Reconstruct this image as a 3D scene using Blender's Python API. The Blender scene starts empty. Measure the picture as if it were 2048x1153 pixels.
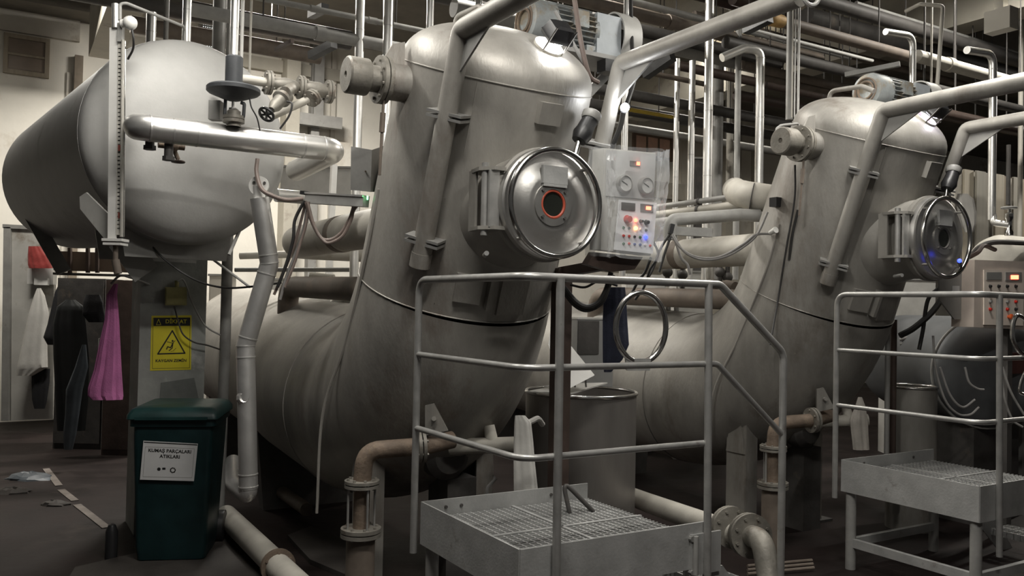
import bpy, bmesh, math, random
from mathutils import Vector, Matrix
random.seed(7)
scene = bpy.context.scene
col = scene.collection

# ------------------------------------------------------------------ camera
FPX = 1700.0
CAM = Vector((0.0, 0.0, 1.55))
PITCH, ROLL = math.radians(1.2), math.radians(1.15)
_f = Vector((0, math.cos(PITCH), math.sin(PITCH)))
_r0 = Vector((1, 0, 0)); _u0 = Vector((0, -math.sin(PITCH), math.cos(PITCH)))
_r = _r0*math.cos(ROLL) + _u0*math.sin(ROLL)
_u = -_r0*math.sin(ROLL) + _u0*math.cos(ROLL)
cd = bpy.data.cameras.new('camera'); cam = bpy.data.objects.new('camera', cd); col.objects.link(cam)
cd.sensor_width = 36.0; cd.lens = 36.0*FPX/2048.0; cd.clip_start = 0.05; cd.clip_end = 200
M = Matrix.Identity(4)
for i in range(3):
    M[i][0] = _r[i]; M[i][1] = _u[i]; M[i][2] = -_f[i]; M[i][3] = CAM[i]
cam.matrix_world = M
scene.camera = cam

# ------------------------------------------------------------------ world, exposure
w = bpy.data.worlds.new('hall_air'); scene.world = w; w.use_nodes = True
w.node_tree.nodes['Background'].inputs[0].default_value = (0.72, 0.70, 0.66, 1)
w.node_tree.nodes['Background'].inputs[1].default_value = 0.045
vs = scene.view_settings
vs.view_transform = 'Standard'; vs.look = 'None'; vs.gamma = 1.0; vs.use_curve_mapping = False
vs.exposure = 0.55

# lamps of the hall, out of view; two added for the back wall: (x, y, z, watts, yaw, tint)
HC = 5.4                                            # ceiling height
LAMPS = [(-1.40, 4.00, 3.55, 19, 0, (1, .965, .90)),
         (-0.15, 2.40, 3.90, 46, 0, (1, .965, .90)),
         (2.30, 4.60, 3.80, 36, 0, (1, .965, .90)),
         (1.30, 1.40, 3.90, 36, 0, (1, .965, .90)),
         (-2.7, 9.6, 5.15, 180, 0, (1, .95, .87)),  # added out of view to brighten the back wall behind the strainer line
         (-4.9, 8.0, 4.75, 80, 0, (1, .95, .86)),  # unseen, put in to light the left end of the back wall
         (0.2, 7.0, 4.6, 60, 0, (1, .96, .88)),
         (4.3, 7.0, 4.75, 60, 0, (1, .96, .88)),
         (8.2, 10.4, 4.5, 110, 0, (1, .94, .84)),
         (3.0, 11.5, 5.2, 90, 0, (1, .95, .86))]

# ------------------------------------------------------------------ pixel helpers (2048 x 1153 frame)
def ray(px, py):
    return _f + _r*((px-1024.0)/FPX) + _u*((576.5-py)/FPX)
def at(px, py, Y):
    d = ray(px, py); return CAM + d*(Y/d.y)
def atz(px, py, z):
    d = ray(px, py); return CAM + d*((z-CAM.z)/d.z)
def proj(p):
    q = Vector(p)-CAM; zf = q.dot(_f)
    return (1024+FPX*q.dot(_r)/zf, 576.5-FPX*q.dot(_u)/zf)
PHI = math.radians(31.0)
F = Vector((math.sin(PHI), -math.cos(PHI), 0))    # front of the machines
B = Vector((math.cos(PHI), math.sin(PHI), 0))     # along the row of machines
Z = Vector((0, 0, 1))
def slide(p, d, px):
    """point on the line p + t d that is seen in picture column px"""
    n = _r - _f*((px-1024.0)/FPX)
    t = -(Vector(p)-CAM).dot(n)/Vector(d).dot(n)
    return Vector(p)+Vector(d)*t

# ------------------------------------------------------------------ mesh builder
def basis(axis):
    a = Vector(axis).normalized()
    h = Vector((0, 0, 1)) if abs(a.z) < .9 else Vector((1, 0, 0))
    x = h.cross(a).normalized(); y = a.cross(x)
    return x, y, a
def fillet(pts, rad, n=6):
    pts = [Vector(p) for p in pts]
    if rad <= 0 or len(pts) < 3: return pts
    out = [pts[0]]
    for i in range(1, len(pts)-1):
        p = pts[i]; a = (pts[i-1]-p); b = (pts[i+1]-p)
        la, lb = a.length, b.length
        a.normalize(); b.normalize()
        ang = a.angle(b)
        if ang > math.pi-.05: out.append(p); continue
        t = min(rad/math.tan(ang/2), la*.48, lb*.48)
        p0, p1 = p+a*t, p+b*t
        for k in range(n+1):
            s = k/n
            out.append(p0*(1-s)**2 + p*2*s*(1-s) + p1*s*s)
    out.append(pts[-1]); return out
def smooth_path(pts, n=7):
    P = [Vector(p) for p in pts]; P = [P[0]*2-P[1]]+P+[P[-1]*2-P[-2]]
    out = []
    for i in range(1, len(P)-2):
        for k in range(n):
            t = k/n
            out.append(.5*((2*P[i])+(P[i+1]-P[i-1])*t+(2*P[i-1]-5*P[i]+4*P[i+1]-P[i+2])*t*t+(3*P[i]-P[i-1]-3*P[i+1]+P[i+2])*t**3))
    out.append(P[-2]); return out

class MB:
    def __init__(s): s.v = []; s.f = []
    def add(s, vs_, fs):
        o = len(s.v); s.v += [Vector(v) for v in vs_]; s.f += [[i+o for i in f] for f in fs]; return s
    def box(s, c, hx, hy, hz):
        """c centre; hx, hy, hz half-extent vectors"""
        c, hx, hy, hz = map(Vector, (c, hx, hy, hz)); v = []
        for k in (-1, 1):
            for j in (-1, 1):
                for i in (-1, 1): v.append(c+hx*i+hy*j+hz*k)
        fs = [(0,2,3,1),(4,5,7,6),(0,1,5,4),(2,6,7,3),(0,4,6,2),(1,3,7,5)]
        if hx.cross(hy).dot(hz) < 0: fs = [f[::-1] for f in fs]
        return s.add(v, fs)
    def abox(s, x0, x1, y0, y1, z0, z1):
        return s.box(((x0+x1)/2, (y0+y1)/2, (z0+z1)/2), ((x1-x0)/2,0,0), (0,(y1-y0)/2,0), (0,0,(z1-z0)/2))
    def bar(s, p0, p1, w, h, up=Z):
        p0, p1 = Vector(p0), Vector(p1); a = (p1-p0); up = Vector(up)
        x = a.cross(up)
        if x.length < 1e-5: x = a.cross(Vector((1, 0, 0)))
        x.normalize(); y = x.cross(a).normalized()
        return s.box((p0+p1)/2, a/2, x*(w/2), y*(h/2))
    def sweep(s, path, radii, n=14, caps=True, closed=False):
        path = [Vector(p) for p in path]; m = len(path)
        if not hasattr(radii, '__len__'): radii = [radii]*m
        tang = []
        for i in range(m):
            if closed: t = path[(i+1) % m]-path[i-1]
            else: t = path[min(i+1, m-1)]-path[max(i-1, 0)]
            tang.append(t.normalized())
        x, y, a = basis(tang[0]); o = len(s.v)
        for i in range(m):
            t = tang[i]; x = (x-t*x.dot(t)).normalized(); y = t.cross(x)
            for k in range(n):
                q = 2*math.pi*k/n
                s.v.append(path[i]+(x*math.cos(q)+y*math.sin(q))*radii[i])
        for i in range(m if closed else m-1):
            j = (i+1) % m
            for k in range(n):
                l = (k+1) % n
                s.f.append([o+i*n+k, o+i*n+l, o+j*n+l, o+j*n+k])
        if caps and not closed:
            s.f.append([o+k for k in range(n)][::-1]); s.f.append([o+(m-1)*n+k for k in range(n)])
        return s
    def tube(s, pts, r, bend=0, n=14, seg=6):
        return s.sweep(fillet(pts, bend, seg), r, n)
    def hose(s, pts, r, n=8, k=7): return s.sweep(smooth_path(pts, k), r, n)
    def cyl(s, p0, p1, r0, r1=None, n=20, caps=True):
        return s.sweep([p0, p1], [r0, r0 if r1 is None else r1], n, caps)
    def lathe(s, o, axis, prof, n=32):
        """prof: list of (radius, height along axis)"""
        x, y, a = basis(axis); o = Vector(o); b = len(s.v); m = len(prof); rings = []
        for r, h in prof:
            if r < 1e-6: rings.append([len(s.v)]); s.v.append(o+a*h)
            else:
                rings.append(list(range(len(s.v), len(s.v)+n)))
                for k in range(n):
                    q = 2*math.pi*k/n; s.v.append(o+a*h+(x*math.cos(q)+y*math.sin(q))*r)
        for i in range(m-1):
            A, C = rings[i], rings[i+1]
            for k in range(n):
                l = (k+1) % n
                if len(A) == 1 and len(C) == 1: continue
                if len(A) == 1: s.f.append([A[0], C[l], C[k]])
                elif len(C) == 1: s.f.append([A[k], A[l], C[0]])
                else: s.f.append([A[k], A[l], C[l], C[k]])
        return s
    def torus(s, c, normal, R, r, n=40, m=10):
        x, y, a = basis(normal); c = Vector(c)
        return s.sweep([c+(x*math.cos(2*math.pi*k/n)+y*math.sin(2*math.pi*k/n))*R for k in range(n)], r, m, closed=True)
    def prism(s, poly, thick):
        """poly: planar points; thick: extrusion vector"""
        P = [Vector(p) for p in poly]; t = Vector(thick); n = len(P)
        fs = [list(range(n))[::-1], [n+i for i in range(n)]]+[[i, (i+1) % n, n+(i+1) % n, n+i] for i in range(n)]
        nn = Vector((0, 0, 0))
        for i in range(n): nn += P[i].cross(P[(i+1) % n])
        if nn.dot(t) < 0: fs = [f[::-1] for f in fs]
        return s.add(P+[p+t for p in P], fs)
    def loft(s, rings, cap=True):
        o = len(s.v); n = len(rings[0])
        for r in rings: s.v += [Vector(p) for p in r]
        for i in range(len(rings)-1):
            for k in range(n):
                l = (k+1) % n; s.f.append([o+i*n+k, o+i*n+l, o+(i+1)*n+l, o+(i+1)*n+k])
        if cap: s.f.append([o+k for k in range(n)][::-1]); s.f.append([o+(len(rings)-1)*n+k for k in range(n)])
        return s
    def sphere(s, c, r, n=16, m=8, axis=Z, sq=1.0):
        return s.lathe(c, axis, [(r*math.sin(math.pi*i/m), -r*sq*math.cos(math.pi*i/m)) for i in range(m+1)], n)
    def flange(s, c, axis, R, t, bolts=6, gap=.006):
        """bolted pair of flange rings about c"""
        a = Vector(axis).normalized(); c = Vector(c)
        s.cyl(c-a*(t+gap/2), c-a*gap/2, R, n=24); s.cyl(c+a*gap/2, c+a*(t+gap/2), R, n=24)
        x, y, _ = basis(a)
        for k in range(bolts):
            q = 2*math.pi*(k+.5)/bolts; b = c+(x*math.cos(q)+y*math.sin(q))*R*.8
            s.cyl(b-a*(t+.012), b+a*(t+.012), .0075, n=6)
        return s

WL = {}
def link_mesh(name, mb, mat, origin, sharp=38):
    me = bpy.data.meshes.new(name)
    me.from_pydata([tuple(v-origin) for v in mb.v], [], mb.f); me.validate()
    bm = bmesh.new(); bm.from_mesh(me)
    bmesh.ops.recalc_face_normals(bm, faces=bm.faces)
    th = math.radians(sharp)
    for f in bm.faces: f.smooth = True
    for e in bm.edges:
        if len(e.link_faces) == 2 and e.calc_face_angle(0) > th: e.smooth = False
    bm.to_mesh(me); bm.free()
    me.materials.append(mat)
    o = bpy.data.objects.new(name, me); col.objects.link(o)
    return o
def tag(o, label, cat, group=None):
    o['label'] = label; o['category'] = cat
    if group: o['group'] = group
    return o
def thing(name, label, cat, loc, group=None):
    o = bpy.data.objects.new(name, None); col.objects.link(o); o.empty_display_size = .1
    o.location = loc; WL[o] = Vector(loc); return tag(o, label, cat, group)
def part(name, mb, mat, parent, label=None, kind=None, sharp=38):
    org = WL[parent]; o = link_mesh(name, mb, mat, org, sharp); o.parent = parent; WL[o] = org
    if label: o['label'] = label
    if kind: o['kind'] = kind
    return o
def solo(name, mb, mat, label, cat, group=None, sharp=38):
    xs = [v.x for v in mb.v]; ys = [v.y for v in mb.v]
    org = Vector(((min(xs)+max(xs))/2, (min(ys)+max(ys))/2, min(v.z for v in mb.v)))
    o = link_mesh(name, mb, mat, org, sharp); o.location = org; WL[o] = org
    return tag(o, label, cat, group)
def struct(name, mb, mat, parent=None):
    if parent is not None: return part(name, mb, mat, parent)
    org = Vector((0, 0, 0)); o = link_mesh(name, mb, mat, org); WL[o] = org; o['kind'] = 'structure'; return o
def text_mb(txt, origin, ux, uz, size, bold=0, align='CENTER', depth=.0006):
    """flat lettering: ux reading direction, uz up"""
    cu = bpy.data.curves.new('lettering', 'FONT'); cu.body = txt; cu.size = size; cu.align_x = align; cu.align_y = 'CENTER'
    cu.extrude = depth; cu.resolution_u = 2; cu.offset = bold
    t = bpy.data.objects.new('lettering', cu); col.objects.link(t)
    dg = bpy.context.evaluated_depsgraph_get(); me = t.evaluated_get(dg).to_mesh()
    ux = Vector(ux).normalized(); uz = Vector(uz).normalized(); n = ux.cross(uz); o = Vector(origin)
    mb = MB(); mb.add([o+ux*v.co.x+uz*v.co.y+n*v.co.z for v in me.vertices], [list(p.vertices) for p in me.polygons])
    t.evaluated_get(dg).to_mesh_clear(); bpy.data.objects.remove(t); bpy.data.curves.remove(cu)
    return mb

# ------------------------------------------------------------------ materials
def mat(name, c, rough=.5, metal=0.0, var=.15, scale=6, bump=0.0, bscale=40, c2=None, stretch=(1, 1, 1), rvar=.1, emit=None, estr=0, alpha=1, trans=0, spots=None, ior=None):
    m = bpy.data.materials.new(name); m.use_nodes = True; nt = m.node_tree; N = nt.nodes; L = nt.links
    bs = N['Principled BSDF']
    bs.inputs['Metallic'].default_value = metal; bs.inputs['Roughness'].default_value = rough
    if ior: bs.inputs['IOR'].default_value = ior
    tc = N.new('ShaderNodeTexCoord'); mp = N.new('ShaderNodeMapping'); mp.inputs['Scale'].default_value = stretch
    L.new(tc.outputs['Object'], mp.inputs['Vector'])
    nz = N.new('ShaderNodeTexNoise'); nz.inputs['Scale'].default_value = scale; nz.inputs['Detail'].default_value = 6; nz.inputs['Roughness'].default_value = .62
    L.new(mp.outputs[0], nz.inputs['Vector'])
    rp = N.new('ShaderNodeValToRGB'); e = rp.color_ramp.elements
    e[0].position = .3; e[1].position = .7
    a = [max(0, x*(1-var)) for x in c]; b = c2 if c2 else [min(1, x*(1+var)) for x in c]
    e[0].color = (*a, 1); e[1].color = (*b, 1)
    L.new(nz.outputs['Fac'], rp.inputs[0]); colout = rp.outputs[0]
    if spots:   # (colour, scale, threshold): stains and rust of their own shape
        n2 = N.new('ShaderNodeTexNoise'); n2.inputs['Scale'].default_value = spots[1]; n2.inputs['Detail'].default_value = 8; n2.inputs['Roughness'].default_value = .7
        L.new(mp.outputs[0], n2.inputs['Vector'])
        r2 = N.new('ShaderNodeValToRGB'); r2.color_ramp.elements[0].position = spots[2]; r2.color_ramp.elements[1].position = min(1, spots[2]+.12)
        L.new(n2.outputs['Fac'], r2.inputs[0])
        mx = N.new('ShaderNodeMix'); mx.data_type = 'RGBA'; mx.inputs[7].default_value = (*spots[0], 1)
        L.new(r2.outputs[0], mx.inputs[0]); L.new(colout, mx.inputs[6]); colout = mx.outputs[2]
    L.new(colout, bs.inputs['Base Color'])
    if rvar:
        mr = N.new('ShaderNodeMapRange'); mr.inputs[3].default_value = max(.02, rough-rvar); mr.inputs[4].default_value = min(1, rough+rvar)
        L.new(nz.outputs['Fac'], mr.inputs[0]); L.new(mr.outputs[0], bs.inputs['Roughness'])
    if bump:
        nb = N.new('ShaderNodeTexNoise'); nb.inputs['Scale'].default_value = bscale; nb.inputs['Detail'].default_value = 4
        L.new(mp.outputs[0], nb.inputs['Vector'])
        bp = N.new('ShaderNodeBump'); bp.inputs['Strength'].default_value = bump; bp.inputs['Distance'].default_value = .01
        L.new(nb.outputs['Fac'], bp.inputs['Height']); L.new(bp.outputs[0], bs.inputs['Normal'])
    if emit:
        bs.inputs['Emission Color'].default_value = (*emit, 1); bs.inputs['Emission Strength'].default_value = estr
    if alpha < 1: bs.inputs['Alpha'].default_value = alpha
    if trans: bs.inputs['Transmission Weight'].default_value = trans
    return m

STEEL = mat('dusty_stainless', (.32, .305, .277), .5, .28, .2, 5, .14, 70, stretch=(1, 1, .35), rvar=.1, spots=((.215, .185, .16), 1.6, .54))
STEEL_B = mat('dusty_stainless_far', (.30, .287, .262), .52, .28, .2, 5, .14, 70, stretch=(1, 1, .35), rvar=.1, spots=((.195, .175, .152), 1.8, .54))
TANKM = mat('brushed_tank', (.43, .425, .41), .55, .15, .1, 4, .06, 70, rvar=.06, spots=((.30, .285, .26), 1.8, .58))
POL = mat('polished_steel', (.62, .61, .59), .2, 1, .08, 9, 0, rvar=.06)
DOORM = mat('brushed_door', (.50, .49, .47), .36, .85, .08, 6, .04, 80, rvar=.08)
RAIL = mat('worn_rail_steel', (.42, .415, .40), .38, .55, .14, 14, .05, 90, rvar=.1, spots=((.2, .17, .15), 9, .62))
PLATE = mat('checked_sheet_steel', (.42, .42, .41), .5, .3, .16, 8, .1, 90, rvar=.1, spots=((.2, .18, .16), 5, .62))
ALU = mat('aluminium_cladding', (.88, .87, .84), .36, .85, .06, 7, .08, 18, rvar=.06)
ALUD = mat('dented_dull_aluminium', (.72, .71, .69), .40, .8, .1, 8, .2, 14, rvar=.08)
GALV = mat('galvanised_pipe', (.33, .325, .31), .6, .15, .16, 10, .05, 60)
PAINT = mat('grey_paint', (.30, .295, .28), .5, .1, .14, 7, .05, 60, spots=((.17, .15, .13), 6, .62))
GREYL = mat('light_grey_paint', (.52, .51, .48), .5, .05, .1, 8, .03, 50, spots=((.36, .33, .29), 7, .63))
BEIGE = mat('beige_lagging', (.50, .475, .42), .6, .05, .12, 6, .1, 40, spots=((.33, .29, .24), 5, .62))
MOTOR = mat('greasy_motor_paint', (.30, .32, .32), .5, .2, .2, 9, .1, 50, spots=((.26, .22, .16), 8, .5))
RUST = mat('rusty_iron', (.185, .14, .105), .7, .2, .35, 10, .3, 60, spots=((.30, .225, .15), 6, .55))
CASTM = mat('cast_flange', (.25, .235, .205), .55, .35, .25, 12, .15, 60, spots=((.15, .115, .09), 9, .56))
DARK = mat('dark_pipe_paint', (.075, .07, .066), .6, .1, .25, 8, .1, 50, spots=((.13, .11, .09), 6, .6))
BROWNP = mat('brown_pipe', (.16, .13, .105), .65, .0, .25, 7, .1, 40, spots=((.26, .2, .15), 5, .6))
BROWND = mat('dark_brown_steel', (.085, .06, .05), .55, .2, .25, 8, .1, 40)
ORANGE = mat('rust_orange_collar', (.45, .28, .10), .6, .1, .3, 12, .2, 40)
YELLOWP = mat('yellow_pipe_paint', (.62, .44, .06), .5, 0, .2, 8)
BLACK = mat('black_plastic', (.018, .018, .019), .4, 0, .2, 10, .05, 60)
RUBBER = mat('cable_rubber', (.025, .024, .023), .55, 0, .2, 12)
HOSEB = mat('brown_air_hose', (.20, .155, .135), .5, 0, .2, 9)
HOSEG = mat('grey_air_hose', (.26, .25, .24), .5, 0, .15, 9)
ACTU = mat('actuator_grey', (.045, .048, .052), .55, .1, .2, 10, .1, 60)
GREEN = mat('dark_green_bin', (.006, .024, .026), .42, 0, .25, 7, .05, 50, spots=((.012, .034, .036), 9, .66))
GREENL = mat('scuffed_green_lid', (.009, .038, .037), .45, 0, .3, 8, .08, 50, spots=((.16, .2, .19), 11, .68))
PAPER = mat('laminated_paper', (.60, .60, .60), .3, 0, .06, 6, rvar=.04)
YEL = mat('warning_yellow', (.72, .62, .03), .45, 0, .08, 5, rvar=.05)
INK = mat('black_ink', (.012, .012, .012), .5, 0, .1, 5)
INKY = mat('yellow_ink', (.72, .62, .03), .5, 0, .05, 5)
PINK = mat('pink_cloth', (.56, .18, .40), .85, 0, .15, 12, .3, 120)
WCLOTH = mat('white_apron_cloth', (.60, .585, .55), .7, 0, .12, 5, .15, 60)
BCLOTH = mat('black_cloth', (.012, .012, .014), .9, 0, .3, 9, .2, 90)
NAVY = mat('navy_work_cloth', (.028, .032, .055), .85, 0, .3, 9, .2, 90)
BLUEG = mat('blue_grey_sheet', (.09, .105, .12), .45, 0, .25, 6, .15, 30)
CONC = mat('grey_painted_concrete', (.32, .33, .31), .75, 0, .2, 4, .25, 26, spots=((.46, .46, .44), 5, .58))
PATCH = mat('cement_patch', (.17, .18, .17), .85, 0, .15, 8, .2, 30)
PLAST = mat('white_plaster', (.72, .69, .62), .85, 0, .07, 1.6, .15, 18, spots=((.56, .51, .43), 1.3, .58))
PLASTD = mat('stained_plaster', (.56, .53, .47), .85, 0, .14, 1.8, .15, 18, spots=((.36, .31, .25), 1.6, .56))
BEAMC = mat('beam_concrete', (.40, .375, .32), .85, 0, .14, 2, .2, 16, spots=((.26, .23, .19), 2, .58))
CEIL = mat('dark_ceiling', (.16, .145, .12), .9, 0, .25, 2, .2, 12)  # dark brown base with random tone variation
FLOORM = mat('wet_dark_floor', (.017, .012, .011), .62, 0, .45, 1.7, .2, 12, rvar=.25, spots=((.034, .026, .023), 1.5, .58))
LINEM = mat('worn_floor_line', (.17, .15, .135), .6, 0, .35, 9)
SLAB = mat('concrete_slab', (.055, .049, .045), .6, 0, .25, 5, .15, 30, rvar=.15)
WOODF = mat('wooden_window_frame', (.36, .31, .24), .65, 0, .15, 6, .1, 30, stretch=(4, 4, .5))
PANEM = mat('dusty_window_pane', (.25, .20, .16), .35, 0, .15, 4)
BRICKP = mat('brick_red_pane', (.78, .52, .40), .6, 0, .15, 5)
SKYP = mat('bright_sky_pane', (.85, .86, .84), .4, 0, .05, 4, emit=(.95, .97, 1), estr=1.1)
LIGHTG = mat('light_grey_keypad', (.80, .81, .83), .4, 0, .05, 6)
PANELB = mat('beige_keypad', (.84, .74, .65), .45, 0, .06, 6)
FILM = mat('clear_plastic_film', (.85, .87, .88), .13, 0, .04, 8, .55, 14, alpha=.2, rvar=.04)
GLASSD = mat('dark_sight_glass', (.02, .022, .018), .08, 0, .2, 6, rvar=.03)
GLASSC = mat('sight_tube_glass', (.62, .60, .55), .1, 0, .06, 6, trans=.5, rvar=.03)
REDG = mat('red_gasket', (.42, .075, .04), .5, 0, .15, 9)
REDP = mat('red_button', (.55, .03, .02), .35, 0, .1, 9)
REDB = mat('red_plastic_bag', (.30, .055, .05), .35, 0, .3, 9, .3, 30)
BLUEP = mat('blue_button', (.05, .08, .28), .35, 0, .1, 9)
GREENP = mat('green_button', (.04, .13, .07), .35, 0, .1, 9)
DIAL = mat('gauge_dial', (.62, .62, .61), .4, 0, .05, 5)
YBOX = mat('old_yellow_box', (.33, .30, .12), .55, 0, .2, 8)
WPLAS = mat('white_plastic', (.70, .69, .66), .4, 0, .06, 8)
LED_R = mat('red_led', (.9, .1, .05), .4, 0, 0, 5, emit=(1, .12, .06), estr=5)
LED_O = mat('orange_led', (.9, .4, .1), .4, 0, 0, 5, emit=(1, .36, .08), estr=6)
LED_B = mat('blue_led', (.1, .1, .9), .4, 0, 0, 5, emit=(.02, .04, 1), estr=5)
LED_W = mat('white_led', (1, 1, 1), .4, 0, 0, 5, emit=(.94, .96, 1), estr=40)
LED_V = mat('violet_white_led', (1, 1, 1), .4, 0, 0, 5, emit=(.8, .72, 1), estr=6)
LED_G = mat('green_led', (.2, .9, .3), .4, 0, 0, 5, emit=(.2, 1, .35), estr=3)
TUBEM = mat('fluorescent_tube', (1, 1, 1), .4, 0, 0, 5, emit=(1, .97, .9), estr=6)
for m_ in (FLOORM, SLAB, LINEM): m_.node_tree.nodes['Principled BSDF'].inputs['Specular IOR Level'].default_value = .16
# ================================================================== lamps under the ceiling
for i, (lx, ly, lz, lw, yw, tint) in enumerate(LAMPS):
    c = Vector((lx, ly, lz)); t = thing('fluorescent_lamp', 'white ceiling batten lamp with two tubes hung out of view', 'lamp', c, 'ceiling batten lamps')
    d = B
    n = B.cross(Z)
    part('housing', MB().box(c+Z*.07, d*.64, n*.07, Z*.03), GREYL, t)
    for s in (-1, 1): part('tube', MB().cyl(c+n*.035*s-d*.6+Z*.02, c+n*.035*s+d*.6+Z*.02, .013, n=10), TUBEM, t)
    for s in (-1, 1): part('suspension_rod', MB().cyl(c+d*.5*s+Z*.1, Vector((c.x+d.x*.5*s, c.y+d.y*.5*s, HC-.02)), .006, n=6), GALV, t)
    ld = bpy.data.lights.new('lamp_light', 'AREA'); ld.shape = 'RECTANGLE'; ld.size = 1.2; ld.size_y = .10
    ld.energy = lw; ld.color = tint
    lo = bpy.data.objects.new('lamp_light', ld); col.objects.link(lo); lo.location = -Z*.01
    lo.rotation_euler = (0, 0, PHI); lo.parent = t

# ================================================================== room shell
struct('floor', MB().abox(-14, 24, -6, 30, -.2, 0), FLOORM)
struct('ceiling', MB().abox(-14, 24, -6, 30, HC, HC+.2), CEIL)
W0 = at(80, 300, 10.6); W0.z = 0                    # back wall runs along the machine row
def wallp(s, z): return W0+B*s+Z*z
NW = -B.cross(Z)                                    # away from the hall
if NW.dot(F) > 0: NW = -NW
def wbox(mb, s0, s1, z0, z1, d0, d1):
    """box on the back wall: along s, height z, depth d0..d1 towards the hall"""
    c = W0+B*((s0+s1)/2)+Z*((z0+z1)/2)-NW*((d0+d1)/2)
    return mb.box(c, B*((s1-s0)/2), NW*((d1-d0)/2), Z*((z1-z0)/2))
wall = struct('wall_back', wbox(MB(), -9, 26, 0, HC+.05, -.25, 0), PLAST)
def ws(px, py=300):
    """distance along the back wall seen at column px"""
    return (slide(W0+Z*3, B, px)-W0).dot(B)
def wz(px, py):
    """height on the back wall seen at (px, py)"""
    d = ray(px, py); t = (W0-CAM).dot(NW)/d.dot(NW); return (CAM+d*t).z
def wall_rect(px0, py0, px1, py1):
    return ws(px0), ws(px1), wz((px0+px1)/2, py1), wz((px0+px1)/2, py0)

# left window with wooden frame
def window(name, r, nx, nz, frame, pane, fw=.05):
    s0, s1, z0, z1 = r
    wdw = struct(name, wbox(MB(), s0, s1, z0, z1, .0, .012), pane)
    fr = MB()
    for a, b, c_, d_ in ((s0-fw, s1+fw, z1, z1+fw), (s0-fw, s1+fw, z0-fw, z0), (s0-fw, s0, z0, z1), (s1, s1+fw, z0, z1)):
        m = wbox(MB(), a, b, c_, d_, 0, .05); struct('window_frame', m, frame, wdw)
    for i in range(1, nx): struct('glazing_bar', wbox(MB(), s0+(s1-s0)*i/nx-.014, s0+(s1-s0)*i/nx+.014, z0, z1, .012, .035), frame, wdw)
    for i in range(1, nz): struct('glazing_bar', wbox(MB(), s0, s1, z0+(z1-z0)*i/nz-.014, z0+(z1-z0)*i/nz+.014, .012, .035), frame, wdw)
    for i in range(nx):
        for j in range(nz):
            a0 = s0+(s1-s0)*i/nx; a1 = s0+(s1-s0)*(i+1)/nx; b0 = z0+(z1-z0)*j/nz; b1 = z0+(z1-z0)*(j+1)/nz
            struct('pane', wbox(MB(), a0+.02, a1-.02, b0+.02, b1-.02, .012, .018), pane, wdw)
    return wdw
window('window_1', wall_rect(8, 80, 82, 143), 1, 2, WOODF, PANEM)
window('window_2', wall_rect(1266, 275, 1336, 312), 3, 1, mat('brown_window_frame', (.2, .14, .1), .6, 0, .2, 6), BRICKP, .06)
window('window_3', wall_rect(583, 20, 665, 62), 2, 1, BEAMC, mat('warm_lit_pane', (.75, .52, .34), .6, 0, .1, 4), .05)
window('window_4', wall_rect(394, 40, 428, 96), 1, 1, GALV, SKYP, .04)
gw = MB()
s0, s1, z0, z1 = wall_rect(394, 40, 428, 96)
for i in range(9): wbox(gw, s0+(s1-s0)*i/8-.008, s0+(s1-s0)*i/8+.008, z0, z1, .05, .06)
for i in range(13): wbox(gw, s0, s1, z0+(z1-z0)*i/12-.01, z0+(z1-z0)*i/12+.01, .05, .06)
solo('window_grille', gw, GALV, 'wire grille over the bright opening behind the tank', 'grille')
# wall columns and the brown downpipe
def wcol(name, px0, px1, zt, depth, m, zb=0): return struct(name, wbox(MB(), ws(px0), ws(px1), zb, zt, 0, depth), m)
wcol('trim_1', 141, 158, 4.62, .10, mat('brown_downpipe', (.20, .165, .125), .7, 0, .2, 7))
wcol('trim_2', 127, 137, 4.4, .03, PLASTD)
wcol('trim_3', 556, 583, HC, .30, BEAMC)
wcol('trim_4', 612, 628, HC, .16, PAINT)
wcol('trim_5', 655, 664, HC, .06, PLASTD)
wcol('trim_6', 1360, 1372, HC, .2, PLASTD)
wcol('trim_7', 1425, 1455, HC, .35, BEAMC)
wcol('trim_8', 1500, 1512, HC, .12, PLASTD)
# lintel bands on the wall
for i, (a, b, zt, zb, d, m) in enumerate(((-9, ws(150), wz(60, 28), wz(60, 70), .06, PLASTD), (-9, ws(205), HC, wz(60, 28), .5, CEIL), (ws(205), ws(720), wz(450, 105), wz(450, 130), .08, BEAMC), (ws(205), ws(720), HC, wz(450, 6), .3, CEIL),
                                         (ws(1250), ws(1560), 3.9, 3.6, .12, BEAMC), (ws(1250), ws(2200), 3.55, 1.0, .02, PLASTD), (ws(1250), ws(2200), HC, 4.75, .3, PLASTD))):
    struct('trim_%d' % (i+9), wbox(MB(), a, b, zb, zt, 0, d), m)
# bracket board on the wall behind the strainer line
bb = thing('wall_bracket', 'grey steel cross bracket bolted on the pale wall behind the strainer pipe', 'bracket', W0+B*ws(620)+Z*wz(620, 260))
s0, s1, z0, z1 = wall_rect(565, 235, 668, 258)
part('cross_bar', wbox(MB(), s0, s1, z0, z1, .16, .28), PAINT, bb)
s0, s1, z0, z1 = wall_rect(613, 110, 632, 236)
part('upright', wbox(MB(), s0, s1, z0, z1, .16, .24), PAINT, bb)
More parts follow.
